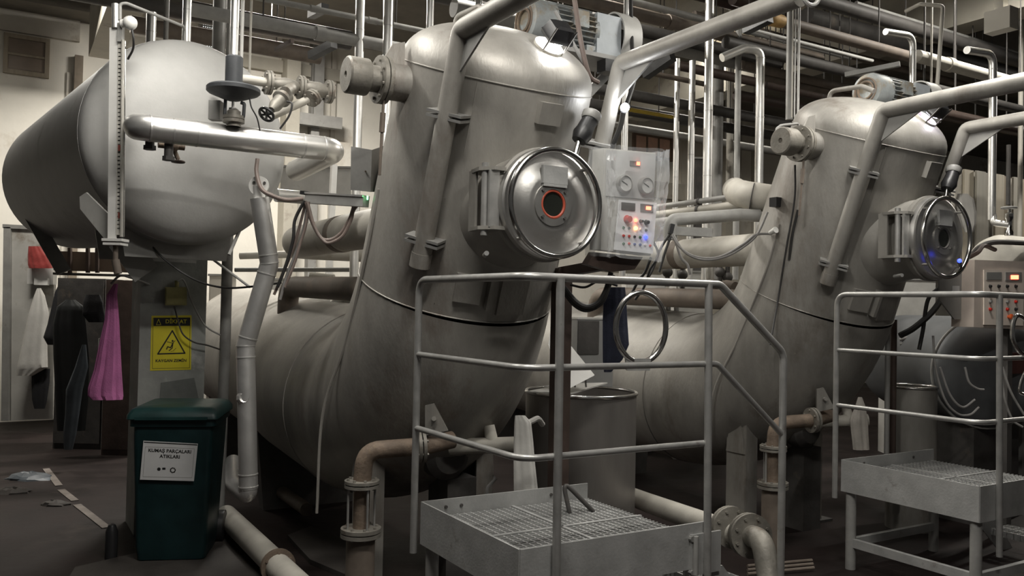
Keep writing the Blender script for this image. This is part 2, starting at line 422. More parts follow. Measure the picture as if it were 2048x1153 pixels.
# ceiling beams: one over the left tank running towards the camera, cross beams along the row
def beam(name, p0, p1, w_, h_, m): return struct(name, MB().bar(p0, p1, w_, h_), m)
q = at(215, 55, 10.0); q.z = 4.75
beam('trim_20', q-F*.3, q+F*9.5, .34, .6, BEAMC)
q = at(1120, 20, 12); q.z = 5.1
beam('trim_21', q-F*3, q+F*10, .30, .5, BEAMC)
q = at(2080, 30, 8.0); q.z = 4.75
beam('trim_22', q-F*6, q+F*6, .35, .56, BEAMC)
for k, Y in enumerate((7.6, 10.2)):
    q = Vector((0, Y, 5.25)); beam('trim_%d' % (23+k), q-B*10, q+B*16, .25, .3, CEIL)
bx = at(2002, 42, 6.6)
solo('beam_block', MB().box(bx, B*.06, F*.10, Z*.085).box(bx+Z*.4, B*.035, F*.035, Z*.4), PLAST, 'pale concrete corbel block hanging below the ceiling beam', 'corbel')
# left white partition with steel frame where the clothes hang
PY = 9.75
pa = struct('wall_left', MB().prism([at(24, 455, PY), at(108, 458, PY), at(106, 838, PY), at(22, 842, PY)], Vector((0, .05, 0))), mat('partition_white', (.46, .45, .42), .6, 0, .12, 3, spots=((.26, .23, .19), 2.5, .56)))
for nm, poly in (('frame_post', [at(10, 455, PY), at(24, 455, PY), at(20, 842, PY), at(5, 842, PY)]), ('frame_rail', [at(8, 449, PY), at(122, 455, PY), at(122, 462, PY), at(8, 457, PY)])):
    struct(nm, MB().prism([p-Vector((0, .03, 0)) for p in poly], Vector((0, .06, 0))), PAINT, pa)
# worn line on the floor and raised slabs round the machine bases
ln = MB()
for a, b in (((92, 938), (118, 972)), ((122, 980), (150, 1002)), ((154, 1010), (213, 1056))):
    p, q_ = atz(*a, .004), atz(*b, .004); ln.bar(p, q_, .055, .004)
o = solo('floor_line', ln, LINEM, 'worn pale marking line painted on the dark floor', 'floor line')
def slab(name, poly, h, lab):
    return solo(name, MB().prism([Vector((p.x, p.y, 0)) for p in [atz(*q, 0) for q in poly]], Z*h), SLAB, lab, 'slab')
slab('floor_slab', [(150, 1140), (270, 1112), (445, 1080), (520, 1120), (640, 1190), (300, 1230), (120, 1190)], .015, 'low grey concrete slab at the foot of the green bin')
slab('floor_slab', [(575, 1080), (620, 1062), (700, 1090), (690, 1160), (620, 1130)], .03, 'small concrete slab beside the machine leg')
# ================================================================== dyeing machines
LEAN = .38
O1 = Vector((-.235, 4.48, 0)); O2 = Vector((2.18, 5.80, 0))
class Fr:
    def __init__(s, O): s.O = O
    def p(s, u, v, z): return s.O+F*u+B*v+Z*z
fr1, fr2 = Fr(O1), Fr(O2)
T = (F*LEAN+Z).normalized()
TN = (F-T*F.dot(T)).normalized()                    # "front" inside a tower cross-section
def loc1(px, py, Y):
    d = at(px, py, Y)-O1; return (d.dot(F), d.dot(B), d.z)
def tower_R(z): return .50+(2.0-z)*.06 if z < 2 else .50-(z-2)*.02
def axis_u(z): return (z-2)*LEAN

def dyeing_machine(fr, label, steel, first):
    P = fr.p
    L = lambda px, py, Y: P(*loc1(px, py, Y))
    m = thing('dyeing_machine', label, 'dyeing machine', P(-1.2, 0, 0), 'jet dyeing machines')
    # ---- shell: rear cylinder, elbow, leaning tower, crown
    ub, zb = -1.25, .92
    d1 = Vector((1, -.05)).normalized(); d2 = Vector((LEAN, 1)).normalized()
    turn = d1.angle(d2); tl = .826; rad = tl/math.tan(turn/2)
    n1 = Vector((-d1.y, d1.x)); c = Vector((ub, zb))+n1*rad
    arc = []
    for k in range(17):
        a = turn*k/16; r_ = -n1*rad
        arc.append(c+Vector((r_.x*math.cos(a)-r_.y*math.sin(a), r_.x*math.sin(a)+r_.y*math.cos(a))))
    body = [(-4.75+.0*i, 0) for i in range(0)]
    bl = []; br = []
    for k in range(9):                               # dished far end
        t = k/8; q = math.pi/2*t
        u = -4.55-.22*math.cos(q)
        bl.append(P(u, 0, zb+.05*(ub-u))); br.append(max(.02, .6*math.sin(q)))
    bl.append(P(ub, 0, zb)); br.append(.6)
    part('body', MB().sweep(bl, br, 56, caps=True), steel, m)
    part('elbow', MB().sweep([P(q.x, 0, q.y) for q in arc], [.6-.078*k/16 for k in range(17)], 56, caps=False), steel, m)
    e = arc[-1]; zt = 2.70
    tw = [P(axis_u(e.y+(zt-e.y)*k/10), 0, e.y+(zt-e.y)*k/10) for k in range(11)]
    part('tower', MB().sweep(tw, [.522-.037*k/10 for k in range(11)], 56, caps=False), steel, m)
    prof = []
    for k in range(15):
        q = math.pi/2*k/14
        prof.append((.485*max(0, math.cos(q))**.90 if k < 14 else 0, .245*math.sin(q)**.90))
    part('crown', MB().lathe(P(axis_u(zt), 0, zt), T, prof, 56), steel, m, sharp=60)
    part('weld_seam', MB().torus(P(axis_u(zt), 0, zt), T, .486, .004, 56, 6), steel, m)
    part('weld_seam', MB().torus(P(e.x, 0, e.y), T, .523, .004, 56, 6), steel, m)
    part('weld_seam', MB().torus(P(ub, 0, zb), F*1-Z*.05, .601, .004, 56, 6), steel, m)
    def surf(al, z, off=0):
        a = math.radians(al); R = tower_R(z)+off
        return P(axis_u(z), 0, z)+TN*(R*math.cos(a))+B*(R*math.sin(a))
    def snorm(al):
        a = math.radians(al); return TN*math.cos(a)+B*math.sin(a)
    # longitudinal seam + welded plates
    part('weld_seam', MB().sweep([surf(-38, z, .001) for z in (1.7, 2.0, 2.3, 2.69)], .003, 6), steel, m)
    def splate(al, z, w_, h_, t_, mt=None, nm='pad_plate'):
        n = snorm(al); x = T.cross(n).normalized()
        return part(nm, MB().box(surf(al, z, t_/2-.004), x*w_/2, T*h_/2, n*t_/2), mt or steel, m)
    splate(4, 2.615, .125, .10, .035)
    splate(-22, 1.80, .13, .14, .03)
    splate(-11, 1.80, .022, .17, .06, nm='lug')
    splate(4, 1.775, .16, .18, .02)
    splate(-46, 2.12, .05, .12, .012)
    # ---- door
    zd = 2.012; dz = P(.035, 0, zd)
    P0 = P; P = lambda u, v, z: P0(u+.035, v, z)
    part('door_neck', MB().lathe(dz, F, [(.33, .26), (.285, .40), (.262, .48), (.245, .56), (.245, .66), (.258, .66), (.262, .675), (.262, .695), (.245, .70)], 48), steel, m)
    door = part('door', MB().lathe(dz, F, [(.246, .70), (.252, .705), (.254, .72), (.250, .737), (.240, .742), (.225, .736), (.205, .735), (.17, .752), (.13, .765), (.12, .767), (.06, .768), (0, .768)], 56), DOORM, m)
    part('handwheel_ring', MB().torus(P(.79, 0, zd), F, .238, .0135, 64, 12), POL, door, 'polished steel ring')
    for al in (45, 135, 225, 315):
        a = math.radians(al); q = dz+(B*math.cos(a)+Z*math.sin(a))*.236
        part('ring_strut', MB().cyl(q+F*.725, q+F*.79, .008, n=10), POL, door)
    cpt = P(.766, -.005, zd-.005)
    part('port_flange', MB().lathe(cpt, F, [(.098, 0), (.098, .008), (.066, .010), (.066, .004)], 32), DOORM, door)
    part('port_gasket', MB().torus(cpt+F*.004, F, .060, .0065, 32, 8), REDG if first else DARK, door, 'red rubber gasket' if first else 'dark rubber gasket')
    part('port_glass', MB().lathe(cpt, F, [(.058, .002), (0, .003)], 28), GLASSD, door, 'dark round sight glass')
    for al in (45, 135, 225, 315):
        a = math.radians(al); q = cpt+(B*math.cos(a)+Z*math.sin(a))*.083
        part('port_bolt', MB().cyl(q+F*.004, q+F*.018, .007, n=6), DARK, door)
    part('name_plate', MB().box(P(.775, -.002, zd+.125), B*.066, Z*.040, F*.009).box(P(.773, -.002, zd+.078), B*.062, Z*.006, F*.012), PLATE, door, 'grey rectangular plate')
    # hinge at the left of the door
    for s in (-1, 1): part('hinge_lug', MB().prism([P(.50, -.20, zd+.13*s), P(.72, -.22, zd+.13*s), P(.72, -.28, zd+.13*s), P(.66, -.325, zd+.13*s), P(.56, -.31, zd+.13*s)], Z*.016), steel, m)
    part('hinge_pin', MB().cyl(P(.665, -.295, zd-.155), P(.665, -.295, zd+.165), .017, n=14), RAIL, m)
    part('hinge_plate', MB().bar(P(.575, -.305, zd-.13), P(.575, -.305, zd+.14), .012, .06, up=F), steel, m)
    part('hinge_plate', MB().bar(P(.70, -.27, zd-.12), P(.70, -.27, zd+.13), .05, .014, up=F), RAIL, m)
    part('latch_pin', MB().cyl(P(.63, -.27, zd-.24), P(.70, -.30, zd-.235), .011, n=10), RAIL, m)
    P = P0
    # ---- davit poles with arms
    for sd, al, off, ln_ in ((0, -48, .06, 1.9), (1, 57, .092, 1.10)):
        a = math.radians(al); rr = .5+off
        off_v = TN*(rr*math.cos(a))+B*(rr*math.sin(a))
        ax = lambda z: P(axis_u(z), 0, z)+off_v
        base, top = ax(1.92 if sd == 0 else 2.0), ax(2.88)
        dv = part('davit_pole', MB().tube([base, top, top+F*ln_], .047 if sd == 0 else .042, .045, 20, 4), steel, m)
        part('davit_gusset', MB().prism([top-T*.19+TN*.03, top+F*.25-Z*.035, top-T*.03+F*.03], B*.010), PAINT, dv)
        n = snorm(al)
        for zz in (1.97, 2.52) if sd == 0 else (2.48,):
            q = ax(zz); x = T.cross(n).normalized()
            for k in (0, 1): part('davit_bracket', MB().box(q-n*.035+T*(.022*k), x*.085, n*.075, T*.006), RAIL, m)
        if sd == 0: part('davit_foot', MB().cyl(ax(1.86), ax(1.925), .050, .050, n=18), steel, m)
        if sd == 1 and first:
            part('guide_eye', MB().torus(top+F*(ln_+.05), F, .05, .009, 28, 8), WPLAS, dv, 'white ring at the end of the arm')
    # ---- plugged flange nozzle on the side of the tower
    zn = 2.60; un = axis_u(zn)
    part('side_nozzle', MB().cyl(P(un, -.36, zn), P(un, -.575, zn), .088, n=28), steel, m)
    part('nozzle_flange', MB().flange(P(un, -.60, zn), B, .112, .019, 8), CASTM, m)
    part('nozzle_cap', MB().lathe(P(un, -.62, zn), -B, [(.062, 0), (.062, .055), (.084, .055), (.086, .06), (.086, .15), (.078, .158), (.016, .158), (.014, .148), (0, .148)], 28), CASTM, m)
    part('lifting_lug', MB().prism([P(un+.02, -.50, zn+.08), P(un+.02, -.62, zn+.07), P(un+.02, -.56, zn+.17), P(un+.02, -.50, zn+.19)], F*.012), steel, m)
    part('nozzle_rod', MB().cyl(P(un+.03, -.60, zn-.10), P(un+.0, -.60, zn-.45), .007, n=8).cyl(P(un+.026, -.60, zn-.16), P(un+.016, -.60, zn-.25), .013, n=8), BROWNP, m)
    # ---- vent pipe on the crown
    q = P(axis_u(2.86)-.25, -.14, 2.86)
    part('vent_pipe', MB().tube([q-Z*.05, q+Z*.17, q+Z*.17+B*.0+F*.25-Z*.02, q+F*.34+Z*.10], .016, .05, 12), steel, m)
    part('vent_union', MB().cyl(q-Z*.06, q-Z*.0, .026, n=8), CASTM, m)
    # ---- lamp over the crown sight glass
    n = (T*.9+TN*.45).normalized(); q = P(axis_u(zt), .055, zt)+TN*.31+T*.178+B*.01
    col_ = part('sight_glass_collar', MB().lathe(q, n, [(.072, -.05), (.072, .03), (.064, .03), (.058, .0), (.0, .0)], 32), BEIGE, m)
    lamp = q+n*.088+B*.02
    hx = B; hy = n.cross(hx).normalized(); hx = hy.cross(n).normalized()
    part('lamp_housing', MB().loft([[lamp+hx*(i*a_)+hy*(j*b_)+n*h_ for i, j in ((-1, -1), (1, -1), (1, 1), (-1, 1))] for a_, b_, h_ in ((.062, .05, -.02), (.066, .054, -.005), (.060, .05, .005), (.05, .042, .05), (.03, .03, .06))]), BLACK, m, 'black ribbed lamp box')
    part('lamp_lens', MB().cyl(lamp-n*.028, lamp-n*.021, .042, n=20), LED_W if first else LED_V, m)
    for s in (-1, 1): part('lamp_stud', MB().cyl(q+hx*.055*s-hy*.05, lamp+hx*.055*s-hy*.05+n*.06, .005, n=6), POL, m)
    ld = bpy.data.lights.new('sight_lamp_light', 'SPOT'); ld.energy = 4.5 if first else 1.6; ld.spot_size = math.radians(150); ld.spot_blend = .6; ld.shadow_soft_size = .03
    ld.color = (1, .98, .94) if first else (.85, .8, 1)
    lo = bpy.data.objects.new('sight_lamp_light', ld); col.objects.link(lo); lo.parent = m
    lo.location = lamp-n*.035+TN*.05-WL[m]
    lo.rotation_euler = (-(n-TN*.55)).to_track_quat('-Z', 'Y').to_euler()
    # ---- pneumatic valve at the right of the door
    a0 = L(1150, 312, 3.98); a1 = L(1158, 282, 4.0); a2 = L(1180, 240, 4.03); a3 = L(1186, 224, 4.04)
    part('valve_rod', MB().cyl(a0, a1, .014, n=12), POL, m)
    vb = part('valve_body', MB().sweep([a1, a1.lerp(a2, .3), a1.lerp(a2, .55), a2], [.036, .048, .042, .038], 20), BLACK, m)
    part('valve_cap', MB().sweep([a2, a2.lerp(a3, .2), a2.lerp(a3, .8), a3], [.042, .047, .047, .036], 20), PAINT, vb)
    # ---- legs and saddles
    for s in (-1, 1):
        x0 = P(-.47, .385*s, 0)
        leg = part('leg', MB().box(x0+Z*.50, B*.012, F*.085, Z*.5).box(x0+F*.085+B*.045*-s+Z*.47, B*.055, F*.008, Z*.47).box(x0-F*.085+B*.045*-s+Z*.47, B*.055, F*.008, Z*.47), steel, m)
        part('leg_gusset', MB().prism([x0+F*.085+Z*.55+B*.01*s, x0-F*.085+Z*.55+B*.01*s, x0+Z*1.07+B*.01*s], B*.014*s), steel, leg)
        part('foot_plate', MB().box(x0+Z*.01-B*.03*s, B*.12, F*.13, Z*.01), DARK, leg)
    for u in (-2.5, -4.1):
        z1 = zb+.05*(ub-u)
        part('saddle', MB().prism([P(u, -.40, 0), P(u, .40, 0), P(u, .46, z1-.36), P(u, .25, z1-.52), P(u, 0, z1-.575), P(u, -.25, z1-.52), P(u, -.46, z1-.36)], F*.12), DARK, m)
    # ---- rear pipes of the heat exchanger loop
    part('return_pipe', MB().tube([P(-.30, -.26, 1.985), P(-1.5, -.26, 1.985), P(-2.35, -.26, 1.985), P(-2.35, .5, 1.985)], .115, .25, 26, 6), BEIGE, m)
    part('pipe_band', MB().cyl(P(-1.18, -.26, 1.985), P(-1.26, -.26, 1.985), .118, n=26), BROWNP, m)
    part('lower_pipe', MB().tube([P(-.35, -.28, 1.62), P(-2.3, -.28, 1.66), P(-2.3, -.28, 1.2)], .075, .15, 20, 6), BROWNP, m)
    # ---- conduits hugging the right edge and the left edge of the tower
    for k, (al, m_) in enumerate(((84, RUBBER), (90, HOSEG), (95, RUBBER))):
        pts = [surf(al, z, .012) for z in (2.15, 1.95, 1.75)]
        b_ = pts[-1]; pts += [b_-T*.25+B*.01, P(-.45, .45+.02*k, 1.0), P(-.60, .42+.02*k, .55)]
        part('conduit', MB().hose(pts, .011, 8), m_, m)
    pts = [surf(-96, 2.1, .01), surf(-94, 1.8, .012), P(-.33, -.54, 1.35), P(-.50, -.60, .95), P(-.56, -.60, .4)]
    part('conduit', MB().hose(pts, .008, 8), steel, m)
    # ---- drain elbow with sight section
    dpt = [L(905, 880, 4.34), L(850, 893, 4.25), L(730, 902, 4.17), L(724, 968, 4.17)]
    dr = part('drain_elbow', MB().tube([dpt[0], dpt[1], dpt[2], dpt[3]], .044, .13, 20, 8), RUST, m)
    part('drain_flange', MB().flange(L(842, 893, 4.245), (dpt[1]-dpt[2]), .082, .016, 6), CASTM, dr)
    x0 = Vector((dpt[3].x, dpt[3].y, 0))
    zf1, zf2 = dpt[3].z, dpt[3].z-.235
    part('drain_flange', MB().flange(x0+Z*zf1, Z, .085, .014, 8), CASTM, dr)
    part('sight_section', MB().cyl(x0+Z*zf1, x0+Z*zf2, .040, n=20), RUST, dr)
    for k in range(4):
        a = k*math.pi/2+.6; part('tie_rod', MB().cyl(x0+Vector((math.cos(a)*.07, math.sin(a)*.07, zf1)), x0+Vector((math.cos(a)*.07, math.sin(a)*.07, zf2)), .006, n=6), RAIL, dr)
    part('drain_flange', MB().flange(x0+Z*zf2, Z, .098, .018, 8), CASTM, dr)
    part('drain_pipe', MB().cyl(x0+Z*zf2, x0, .07, n=22), BROWNP, dr)
    # ---- lug with hole under the elbow, tee pipe
    g0 = L(862, 835, 4.22)
    part('pump_bracket', MB().prism([L(850, 812, 4.22), L(868, 808, 4.22), L(896, 862, 4.22), L(850, 872, 4.22)], Vector((0, .02, 0))).cyl(L(868, 838, 4.215), L(868, 838, 4.19), .012, n=10), steel, m)
    te = part('tee_pipe', MB().tube([L(900, 894, 4.55), L(1030, 890, 4.50)], .042, 0, 18), BEIGE, m)
    part('tee_branch', MB().cyl(L(985, 890, 4.52), L(978, 852, 4.54), .036, .030, n=18), BEIGE, te)
    part('pump_casing', MB().lathe(L(900, 915, 4.62), -F, [(0, -.02), (.09, -.01), (.13, .03), (.13, .12), (.10, .15), (.10, .45), (.07, .47), (0, .47)], 26), DARK, m)
    ps = L(905, 950, 4.85); part('pump_stand', MB().box(Vector((ps.x, ps.y, ps.z/2)), B*.09, F*.12, Z*(ps.z/2)), DARK, m)
    return m
machine1 = dyeing_machine(fr1, 'tall stainless dyeing machine beside the plastic-wrapped control panel and slippery-floor sign', STEEL, True)
machine2 = dyeing_machine(fr2, 'tall stainless dyeing machine whose round door stands by the beige keypad', STEEL_B, False)

# ---- reel motors above the towers
def reel_motor(fr, label, m_):
    c = fr.p(.03, .29, 0); z = 3.11
    t = thing('reel_motor', label, 'motor', fr.p(.03, .55, 2.45), 'reel motors on the towers')
    P = lambda v, u=0, dz=0: fr.p(.03+u, v+.06, z+dz)
    cw = part('fan_cowl', MB().lathe(P(.24), B, [(0, .012), (.055, .006), (.075, .0), (.09, -.004), (.116, .006), (.126, .03), (.126, .15), (.115, .16)], 36), m_, t)
    part('cowl_grille', MB().torus(P(.236), B, .06, .008, 30, 6).torus(P(.236), B, .085, .007, 30, 6), RUST, cw)
    part('stator', MB().cyl(P(.36), P(.66), .102, n=30), m_, t)
    for k in range(26):
        a = 2*math.pi*k/26; d = F*math.cos(a)+Z*math.sin(a)
        part('cooling_fin', MB().box(P(.51)+d*.112, B*.135, d*.016, d.cross(B)*.0028), m_, t)
    part('terminal_box', MB().box(P(.53, .10, .03), B*.05, F*.035, Z*.045), m_, t)
    gb = part('gearbox', MB().box(P(.745, 0, -.01), B*.085, F*.10, Z*.11).box(P(.745, 0, -.13), B*.10, F*.12, Z*.012), mat('pale_blue_grey', (.42, .45, .47), .5, .1, .15, 7, spots=((.27, .24, .2), 8, .6)), t)
    part('gearbox_flange', MB().cyl(P(.645), P(.675), .11, n=30), m_, t)
    # belt guard: oval hood open on its side
    ring = []
    for a_, b_, v_ in ((.125, .15, .83), (.135, .16, .83), (.135, .16, .96), (.115, .14, .96), (.115, .14, .95), (.125, .15, .94)):
        ring.append([P(v_)+F*(a_*math.cos(2*math.pi*k/36))+Z*(b_*math.sin(2*math.pi*k/36)) for k in range(36)])
    part('belt_guard', MB().loft(ring, cap=False).loft([[P(.955)+F*(.125*math.cos(2*math.pi*k/36))+Z*(.15*math.sin(2*math.pi*k/36)) for k in range(36)], [P(.945)+F*(.125*math.cos(2*math.pi*k/36))+Z*(.15*math.sin(2*math.pi*k/36)) for k in range(36)]]), GREYL, t)
    part('pulley', MB().cyl(P(.85), P(.92), .07, n=26), DARK, t)
    for v in (.40, .62): part('motor_foot', MB().box(P(v, 0, -.115), B*.03, F*.10, Z*.02), m_, t)
    part('mount_plate', MB().box(P(.62, 0, -.15), B*.30, F*.13, Z*.012), PAINT, t)
    for v in (.50, .86): part('mount_post', MB().bar(P(v, -.02, -.16), P(min(v, .46), -.10, -.60), .05, .05), PAINT, t)
    part('mount_post', MB().bar(P(.36, .0, -.16), P(.34, .0, -.26), .06, .06), GALV, t)
    part('valve_block', MB().box(P(.72, .13, -.21), B*.05, F*.04, Z*.035), BLACK, t)
    return t
reel_motor(fr1, 'finned electric motor with belt guard above the wrapped control panel', MOTOR)
reel_motor(fr2, 'finned electric motor with belt guard beside the violet sight lamp', MOTOR)
# stay rods and red-brown cable in front of the near motor
solo('stay_rod', MB().cyl(at(1110, 22, 4.30), at(1170, 130, 4.36), .010, n=8), GALV, 'thin grey stay rod leaning in front of the finned motor', 'rod')
solo('motor_cable', MB().hose([at(1145, -30, 4.3), at(1152, 20, 4.28), at(1163, 90, 4.3), at(1178, 150, 4.36), at(1196, 165, 4.42)], .013), HOSEB, 'red-brown cable hanging over the finned motor', 'cable')
# ================================================================== service platforms
PC = Vector((.048, 3.14, 0))
A_ = -F
def platform(off, label, near):
    O = PC+off
    P = lambda a, b, z: O+A_*a+B*b+Z*z
    t = thing('service_platform', label, 'platform', P(.42, .42, 0), 'service platforms')
    W, D, ZD, TH = .925, .85, .655, .19
    zt = 1.66; zm, zl = 1.32, .985
    # handrails
    r = .0165
    tops = [P(D+.03, -.022, .42), P(D+.03, -.022, zt), P(.0, .0, zt), P(-.0, W, zt), P(0, W+.06, zt), P(0, W+.46, zt-.30), P(0, W+.46, .0)]
    if near: top = part('top_rail', MB().tube(tops, r, .075, 16, 8), RAIL, t)
    else: top = part('top_rail', MB().tube(tops, r, .075, 16, 8), RAIL, t)
    part('mid_rail', MB().tube([P(D+.03, -.022, zm), P(0, 0, zm), P(0, W, zm)], r*.8, .10, 14, 8), RAIL, t)
    part('mid_rail', MB().tube([P(0, W, zm), P(0, W+.05, zm), P(0, W+.46, zm-.33)], r*.8, .06, 14, 8), RAIL, t)
    part('low_rail', MB().tube([P(D+.03, -.022, zl), P(0, 0, zl), P(0, W, zl)], r*.8, .10, 14, 8), RAIL, t)
    part('post', MB().cyl(P(-.022, .15, ZD-.38), P(-.012, .15, zt), .0165, n=16), RAIL, t)
    part('post', MB().cyl(P(-.022, W-.01, ZD-.22), P(-.005, W-.01, zt), .0165, n=16), RAIL, t)
    # deck frame
    tp = .004
    part('toe_plate', MB().box(P(D/2, 0, ZD-TH/2), A_*(D/2), B*tp, Z*(TH/2)), PLATE, t)
    part('toe_plate', MB().box(P(0, W/2, ZD-TH/2), A_*tp, B*(W/2), Z*(TH/2)), PLATE, t)
    bp = part('toe_plate', MB().box(P(D, W/2, ZD-TH/2), A_*tp, B*(W/2), Z*(TH/2)), PLATE, t)
    for b in (.12, .20, .70): part('bolt_head', MB().cyl(P(D-.006, b, ZD-.035), P(D-.012, b, ZD-.035), .008, n=8), DARK, bp)
    part('deck_edge', MB().box(P(D/2, W, ZD-TH/2-.04), A_*(D/2), B*tp, Z*(TH/2-.04)), PLATE, t)
    g = MB(); zg = ZD-.085; n = 34
    for i in range(1, n): g.box(P(D*i/n, W/2, zg), A_*.0022, B*(W/2-.006), Z*.014)
    for i in range(1, 26): g.box(P(D/2, W*i/26, zg+.004), A_*(D/2-.006), B*.0035, Z*.009)
    part('grating', g, PLATE, t, 'serrated steel grating', kind='stuff')
    part('deck_seam', MB().box(P(D/2, W*.52, zg+.012), A_*(D/2), B*.008, Z*.006), PLATE, t)
    part('deck_seam', MB().box(P(D*.5, W/2, zg+.012), A_*.007, B*(W/2), Z*.006), PLATE, t)
    if near:
        part('pull_handle', MB().tube([P(.62, .66, zg), P(.66, .64, zg+.16), P(.60, .78, zg+.01)], .011, .02, 10), DARK, t)
    # legs and bottom frame
    for a, b in ((.04, .04), (.04, W-.05), (D-.04, .04), (D-.04, W-.05)):
        part('leg', MB().cyl(P(a, b, 0), P(a, b, ZD-TH+.01), .03, n=16), GALV, t)
    zf = .16
    part('frame_bar', MB().bar(P(.04, .04, zf), P(D-.04, .04, zf), .03, .05), PLATE, t)
    part('frame_bar', MB().bar(P(.04, .04, zf), P(.04, W-.05, zf), .03, .05), PLATE, t)
    part('frame_bar', MB().bar(P(D-.04, .04, zf), P(D-.04, W-.05, zf), .03, .05), PLATE, t)
    # corner clamp plate and steps
    part('clamp_plate', MB().box(P(-.008, W-.01, ZD-.13), A_*.006, B*.085, Z*.085), PLATE, t)
    part('clamp_bolt', MB().cyl(P(-.02, W-.09, ZD-.06), P(.0, W-.09, ZD-.06), .013, n=8).cyl(P(-.02, W-.09, ZD-.20), P(.0, W-.09, ZD-.20), .010, n=8), RAIL, t)
    part('clamp_tube', MB().cyl(P(-.02, W-.075, ZD-.21), P(-.02, W-.075, ZD-.05), .012, n=10), GALV, t)
    for k, (b0, z0) in enumerate(((W+.03, .36), (W+.25, .14))):
        st = part('step_tread', MB().box(P(.30, b0+.10, z0), A_*.30, B*.004, Z*.02).box(P(.30, b0-.02+.22, z0), A_*.30, B*.004, Z*.02).box(P(.30, b0, z0), A_*.30, B*.004, Z*.02), PLATE, t)
        sg = MB()
        for i in range(16): sg.box(P(.60*i/15, b0+.10, z0+.012), A_*.002, B*.10, Z*.008)
        for i in range(6): sg.box(P(.30, b0+.02+.18*i/5, z0+.014), A_*.30, B*.002, Z*.006)
        part('step_grating', sg, PLATE, st, kind='stuff')
    for a in (0, .60):
        part('stringer', MB().prism([P(a, W-.01, ZD-.20), P(a, W+.10, ZD-.20), P(a, W+.50, .0), P(a, W+.34, 0), P(a, W-.01, .30)], A_*.006), PLATE, t)
    return t
platform(Vector((0, 0, 0)), 'steel grating service platform with handrails in front of the polished oval guide ring', True)
platform(O2-O1, 'steel grating service platform whose handrail crosses the beige keypad panel', False)
# ================================================================== overhead liquor tank at the left
TA = Vector((-math.sin(math.radians(41)), math.cos(math.radians(41)), 0))   # axis, away from camera
TS = Vector((TA.y, -TA.x, 0))
TC = at(376, 287, 5.0); TR = .6
tank = thing('liquor_tank', 'big horizontal stainless tank with domed end on the grey concrete pedestal', 'tank', Vector((TC.x, TC.y, TC.z-TR)))
part('shell', MB().sweep([TC, TC+TA*2.4], [TR, .53], 64, caps=False), TANKM, tank)
dome = [(TR*max(0, math.cos(math.pi/2*k/12))**.8 if k < 12 else 0, .17*math.sin(math.pi/2*k/12)**.8) for k in range(13)]
part('domed_end', MB().lathe(TC, -TA, dome, 64), TANKM, tank, sharp=60)
part('domed_end', MB().lathe(TC+TA*2.4, TA, [(a*.53/.6, b) for a, b in dome], 64), TANKM, tank, sharp=60)
part('weld_seam', MB().torus(TC, TA, TR, .002, 64, 6), TANKM, tank)
# cradle between tank and pedestal
for s in (.12, .62):
    c = TC+TA*s
    part('cradle_plate', MB().prism([c-TS*.33-Z*.50, c-TS*.2-Z*.56, c-Z*.595, c+TS*.2-Z*.56, c+TS*.33-Z*.50, c+TS*.30-Z*.68, c-TS*.30-Z*.68], TA*.014), PAINT, tank)
# bent strap down to the gauge foot, second strap under the belly
part('support_strap', MB().prism([at(172, 385, 4.62), at(159, 394, 4.62), at(160, 418, 4.62), at(212, 482, 4.52), at(232, 482, 4.50), at(216, 428, 4.53)], Vector((.004, .012, 0))), GREYL, tank)
part('support_strap', MB().bar(at(52, 412, 6.4), at(128, 545, 6.3), .10, .012, up=F), PAINT, tank)
part('support_strap', MB().bar(at(242, 478, 4.95), at(292, 548, 5.15), .16, .012, up=F), PAINT, tank)
# level gauge in front of the dome
gy = 4.47
gauge = thing('level_gauge', 'upright sight-tube level gauge with white scale plate in front of the domed tank', 'gauge', at(232, 490, gy))
def gx(px, py, dy=0): return at(px, py, gy+dy)
part('back_plate', MB().prism([gx(219, 55), gx(236, 55), gx(231, 482), gx(215, 482)], Vector((0, .012, 0))), WPLAS, gauge)
ch = part('scale_strip', MB().prism([gx(236, 85, -.004), gx(244, 85, -.004), gx(241, 470, -.004), gx(232, 470, -.004)], Vector((0, .008, 0))), mat('scale_paper', (.55, .53, .48), .5, 0, .1, 9), gauge)
tk = MB()
for k in range(46):
    y = 96+k*8; tk.prism([gx(237-.0065*(y-85), y, -.006), gx(241-.0065*(y-85)+(1.6 if k % 5 == 0 else 0), y, -.006), gx(241-.0065*(y-85)+(1.6 if k % 5 == 0 else 0), y+1.6, -.006), gx(237-.0065*(y-85), y+1.6, -.006)], Vector((0, .002, 0)))
part('scale_ticks', tk, INK, ch, kind='stuff')
for y in (290, 425): part('red_mark', MB().prism([gx(236, y, -.008), gx(243, y, -.008), gx(243, y+12, -.008), gx(236, y+12, -.008)], Vector((0, .003, 0))), mat('faded_red', (.30, .09, .07), .5, 0, .2, 9), ch)
part('sight_tube', MB().cyl(gx(246, 80, -.015), gx(243, 474, -.015), .0085, n=12), GLASSC, gauge)
part('tube_guard', MB().cyl(gx(250, 82, -.004), gx(247.5, 474, -.004), .004, n=8), POL, gauge)
part('foot_flange', MB().box(gx(231, 481), Vector((.052, 0, 0)), Vector((0, .045, 0)), Z*.007).box(gx(231, 489), Vector((.046, 0, 0)), Vector((0, .045, 0)), Z*.006), WPLAS, gauge)
part('drain_stub', MB().cyl(gx(231, 489), gx(231, 525), .013, n=10).cyl(gx(231, 520), gx(236, 548), .020, n=10), BROWNP, gauge)
part('top_sleeve', MB().cyl(gx(231, 8), gx(231, 56), .018, n=16), ALU, gauge)
part('valve_block', MB().box(gx(242, 66), Vector((.012, 0, 0)), Vector((0, .015, 0)), Z*.05), PAINT, gauge)
